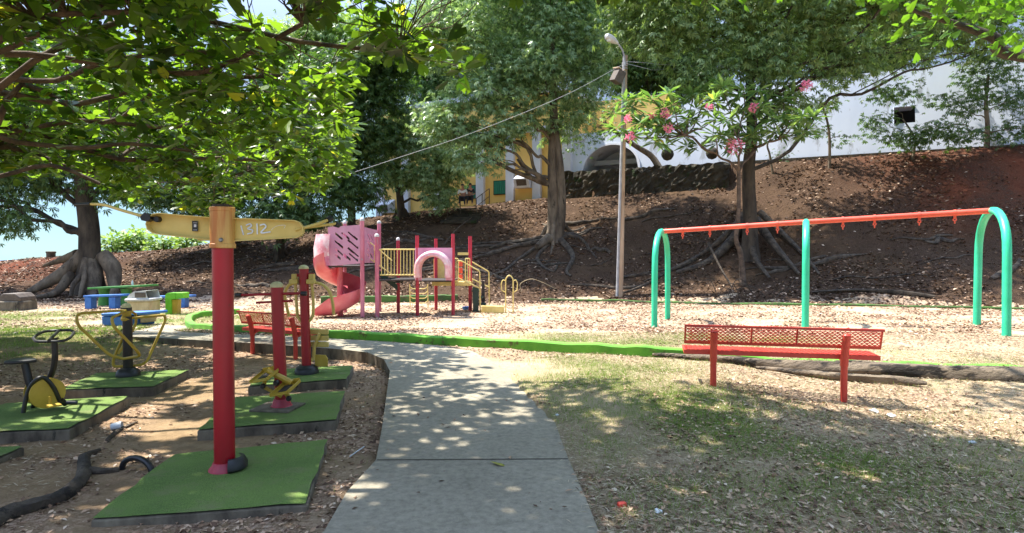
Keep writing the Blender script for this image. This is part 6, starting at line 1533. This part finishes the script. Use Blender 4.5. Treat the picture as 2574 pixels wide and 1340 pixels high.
on_pad = [[tuple(Gz(x, y, .02)[:2]) for x, y in p] for p in ([(227, 1304), (774, 1265), (822, 1105), (435, 1142)], [(495, 1080), (845, 1055), (866, 983), (590, 998)], [(623, 971), (872, 952), (889, 918), (671, 930)], [(148, 979), (388, 971), (475, 929), (245, 938)], [(-190, 1092), (175, 1077), (327, 995), (10, 1014)])]
def nopad(x, y):
    r_ = np.ones(len(x))
    for p in on_pad: r_ = r_ * np.where(inside(x, y, p), 0, 1)
    return r_
def litter_d(x, y): return np.clip(mask_litter(x, y) * 1.1 - .22, .04, 1) * nopad(x, y)
scatter('leaf_litter', 150000, (-14, 15), (2.6, 16), dry, .040, M['litter'], litter_d, .4, 3, label='dry tan leaves scattered over the flat ground')
scatter('leaf_litter', 90000, (-20, 18), (12, 24), dry, .06, M['litter'], lambda x, y: litter_d(x, y) * (y < np.interp(x, FX, FY)), .4, 4, label='dry pale leaves on the play area')
scatter('leaf_litter', 170000, (-30, 28), (18, 37), dry, .09, M['litter_dark'], lambda x, y: np.clip(.5 + 1.4 * fbm(x, y, 1.5, 3), .08, 1) * (y > np.interp(x, FX, FY) - 1), .5, 5, label='brown leaves covering the slope')
straw = (np.array([[0, .022, 0], [0, -.022, 0], [.5, -.02, .08], [1, 0, .02]]), np.array([[0, 1, 2, 3]]))
M['straw'] = leafmat('dead_grass_straw', lin((140, 122, 96)), lin((200, 184, 156)), None, .1, .8, (1, 1, .8, 1))
scatter('dead_grass', 330000, (-3, 13), (2.7, 13), straw, .05, M['straw'], lambda x, y: np.clip(.6 + 1.2 * fbm(x + 7, y + 3, 1.1, 4), 0, 1) * (x > .2 + .04 * y) * nopad(x, y), .5, 13, label='dead straw coloured grass strands on the ground right of the path')
scatter('dead_grass', 60000, (-16, -2), (3, 14), straw, .045, M['straw'], lambda x, y: np.clip(.3 + 1.2 * fbm(x + 7, y + 3, 1.1, 4), 0, 1) * nopad(x, y), .5, 14, label='dead straw coloured bits on the bare soil around the machines')
blade = (np.array([[0, .03, 0], [0, -.03, 0], [.25, -.02, .6], [.5, 0, 1.0]]), np.array([[0, 1, 2, 3]]))
def gblade(n, xr, yr, h, seed, label):
    rng = np.random.default_rng(seed); x = rng.uniform(*xr, n); y = yr[0] * (yr[1] / yr[0]) ** rng.random(n)
    k = (rng.random(n) < mask_grass(x, y) ** 1.3 * nopad(x, y)) & ~inside(x, y, path_poly) & (np.abs(x) < y * .95 + 1); x, y = x[k], y[k]; m_ = len(x)
    a = rng.uniform(0, 2 * np.pi, m_); X = np.stack([np.cos(a), np.sin(a), np.zeros(m_)], 1)
    V, Q = place(blade, np.stack([x, y, gz(x, y) - .002], 1), X, np.tile([0, 0, 1.], (m_, 1)) + rng.normal(size=(m_, 3)) * .3, h * rng.uniform(.5, 1.3, m_) * (1 + .03 * y))
    o = np_mesh('grass', V, Q, M['grass']); tag(o, label, None, None, 'stuff')
gblade(260000, (-2, 8), (2.8, 13), .040, 8, 'thin patchy grass right of the path')
gblade(90000, (-18, -4), (8, 20), .05, 9, 'sunlit short grass beside the picnic area')

# small finds
def lie(px, py, z=None): p = G(px, py); return Vector((p.x, p.y, (gnd(p.x, p.y) if z is None else z)))
yl = Gz(1247, 1165, .02); mb = MB(); V, Q = place(leaf_broad(), np.array([[yl.x - .05, yl.y + .02, .03]]), np.array([[1, -.35, 0.]]), np.array([[0, 0.2, 1.]]), [.13]); 
M['yleaf'] = surf('yellowing_leaf', lin((170, 160, 60)), lin((120, 130, 40)), 20, .5, 0)
o = np_mesh('fallen_leaf', V, Q, M['yleaf']); tag(o, 'single large yellow green leaf lying on the concrete path', 'leaf')
p = lie(1563, 1278); mb = MB(); mb.box(p + Vector((0, 0, .015)), (.055, .04, .035), .4); tag(mb.build('brick_fragment', M['coral'], bevel=.008), 'small orange brick fragment in the litter beside the path', 'stone')
p = lie(280, 1083); mb = MB(); mb.lathe([(.03, 0), (.038, .09), (.04, .09), (.032, .0)], p + Vector((0, 0, .035)), (1, .3, .1), 14); tag(mb.build('plastic_cup', M['plastic_clear']), 'crushed clear plastic cup on bare soil between the turf pads', 'cup')
for i, (x, y, s, lab) in enumerate(((2195, 1040, .07, 'crumpled white paper near the right foot of the red bench'), (2240, 1048, .06, 'beige crumpled paper beside the white one near the bench'), (1655, 1295, .035, 'small white scrap in the litter right of the path'), (2443, 1120, .045, 'white scrap lying far out on the dry grass'), (1400, 1045, .03, 'tiny pale scrap at the right edge of the path'))):
    p = lie(x, y); mb = MB(); rr = random.Random(i)
    mb.lathe([(s * .4, 0), (s * .6, s * .2), (s * .45, s * .45), (s * .1, s * .55)], p, seg=7); mb.v = [(a + rr.uniform(-.3, .3) * s, b_ + rr.uniform(-.3, .3) * s, c + rr.uniform(-.1, .15) * s) for a, b_, c in mb.v]
    tag(mb.build('paper_scrap', M['plastic_clear'], smooth=False), lab, 'litter')
p0_, p1_ = lie(880, 1150), lie(915, 1128); mb = MB(); mb.tube([p0_ + Vector((0, 0, .01)), p1_ + Vector((0, 0, .015))], .006, 6); tag(mb.build('drinking_straw', M['plastic_clear']), 'white straw lying on leaf litter left of the path', 'straw')
print('leaves', NL[0])
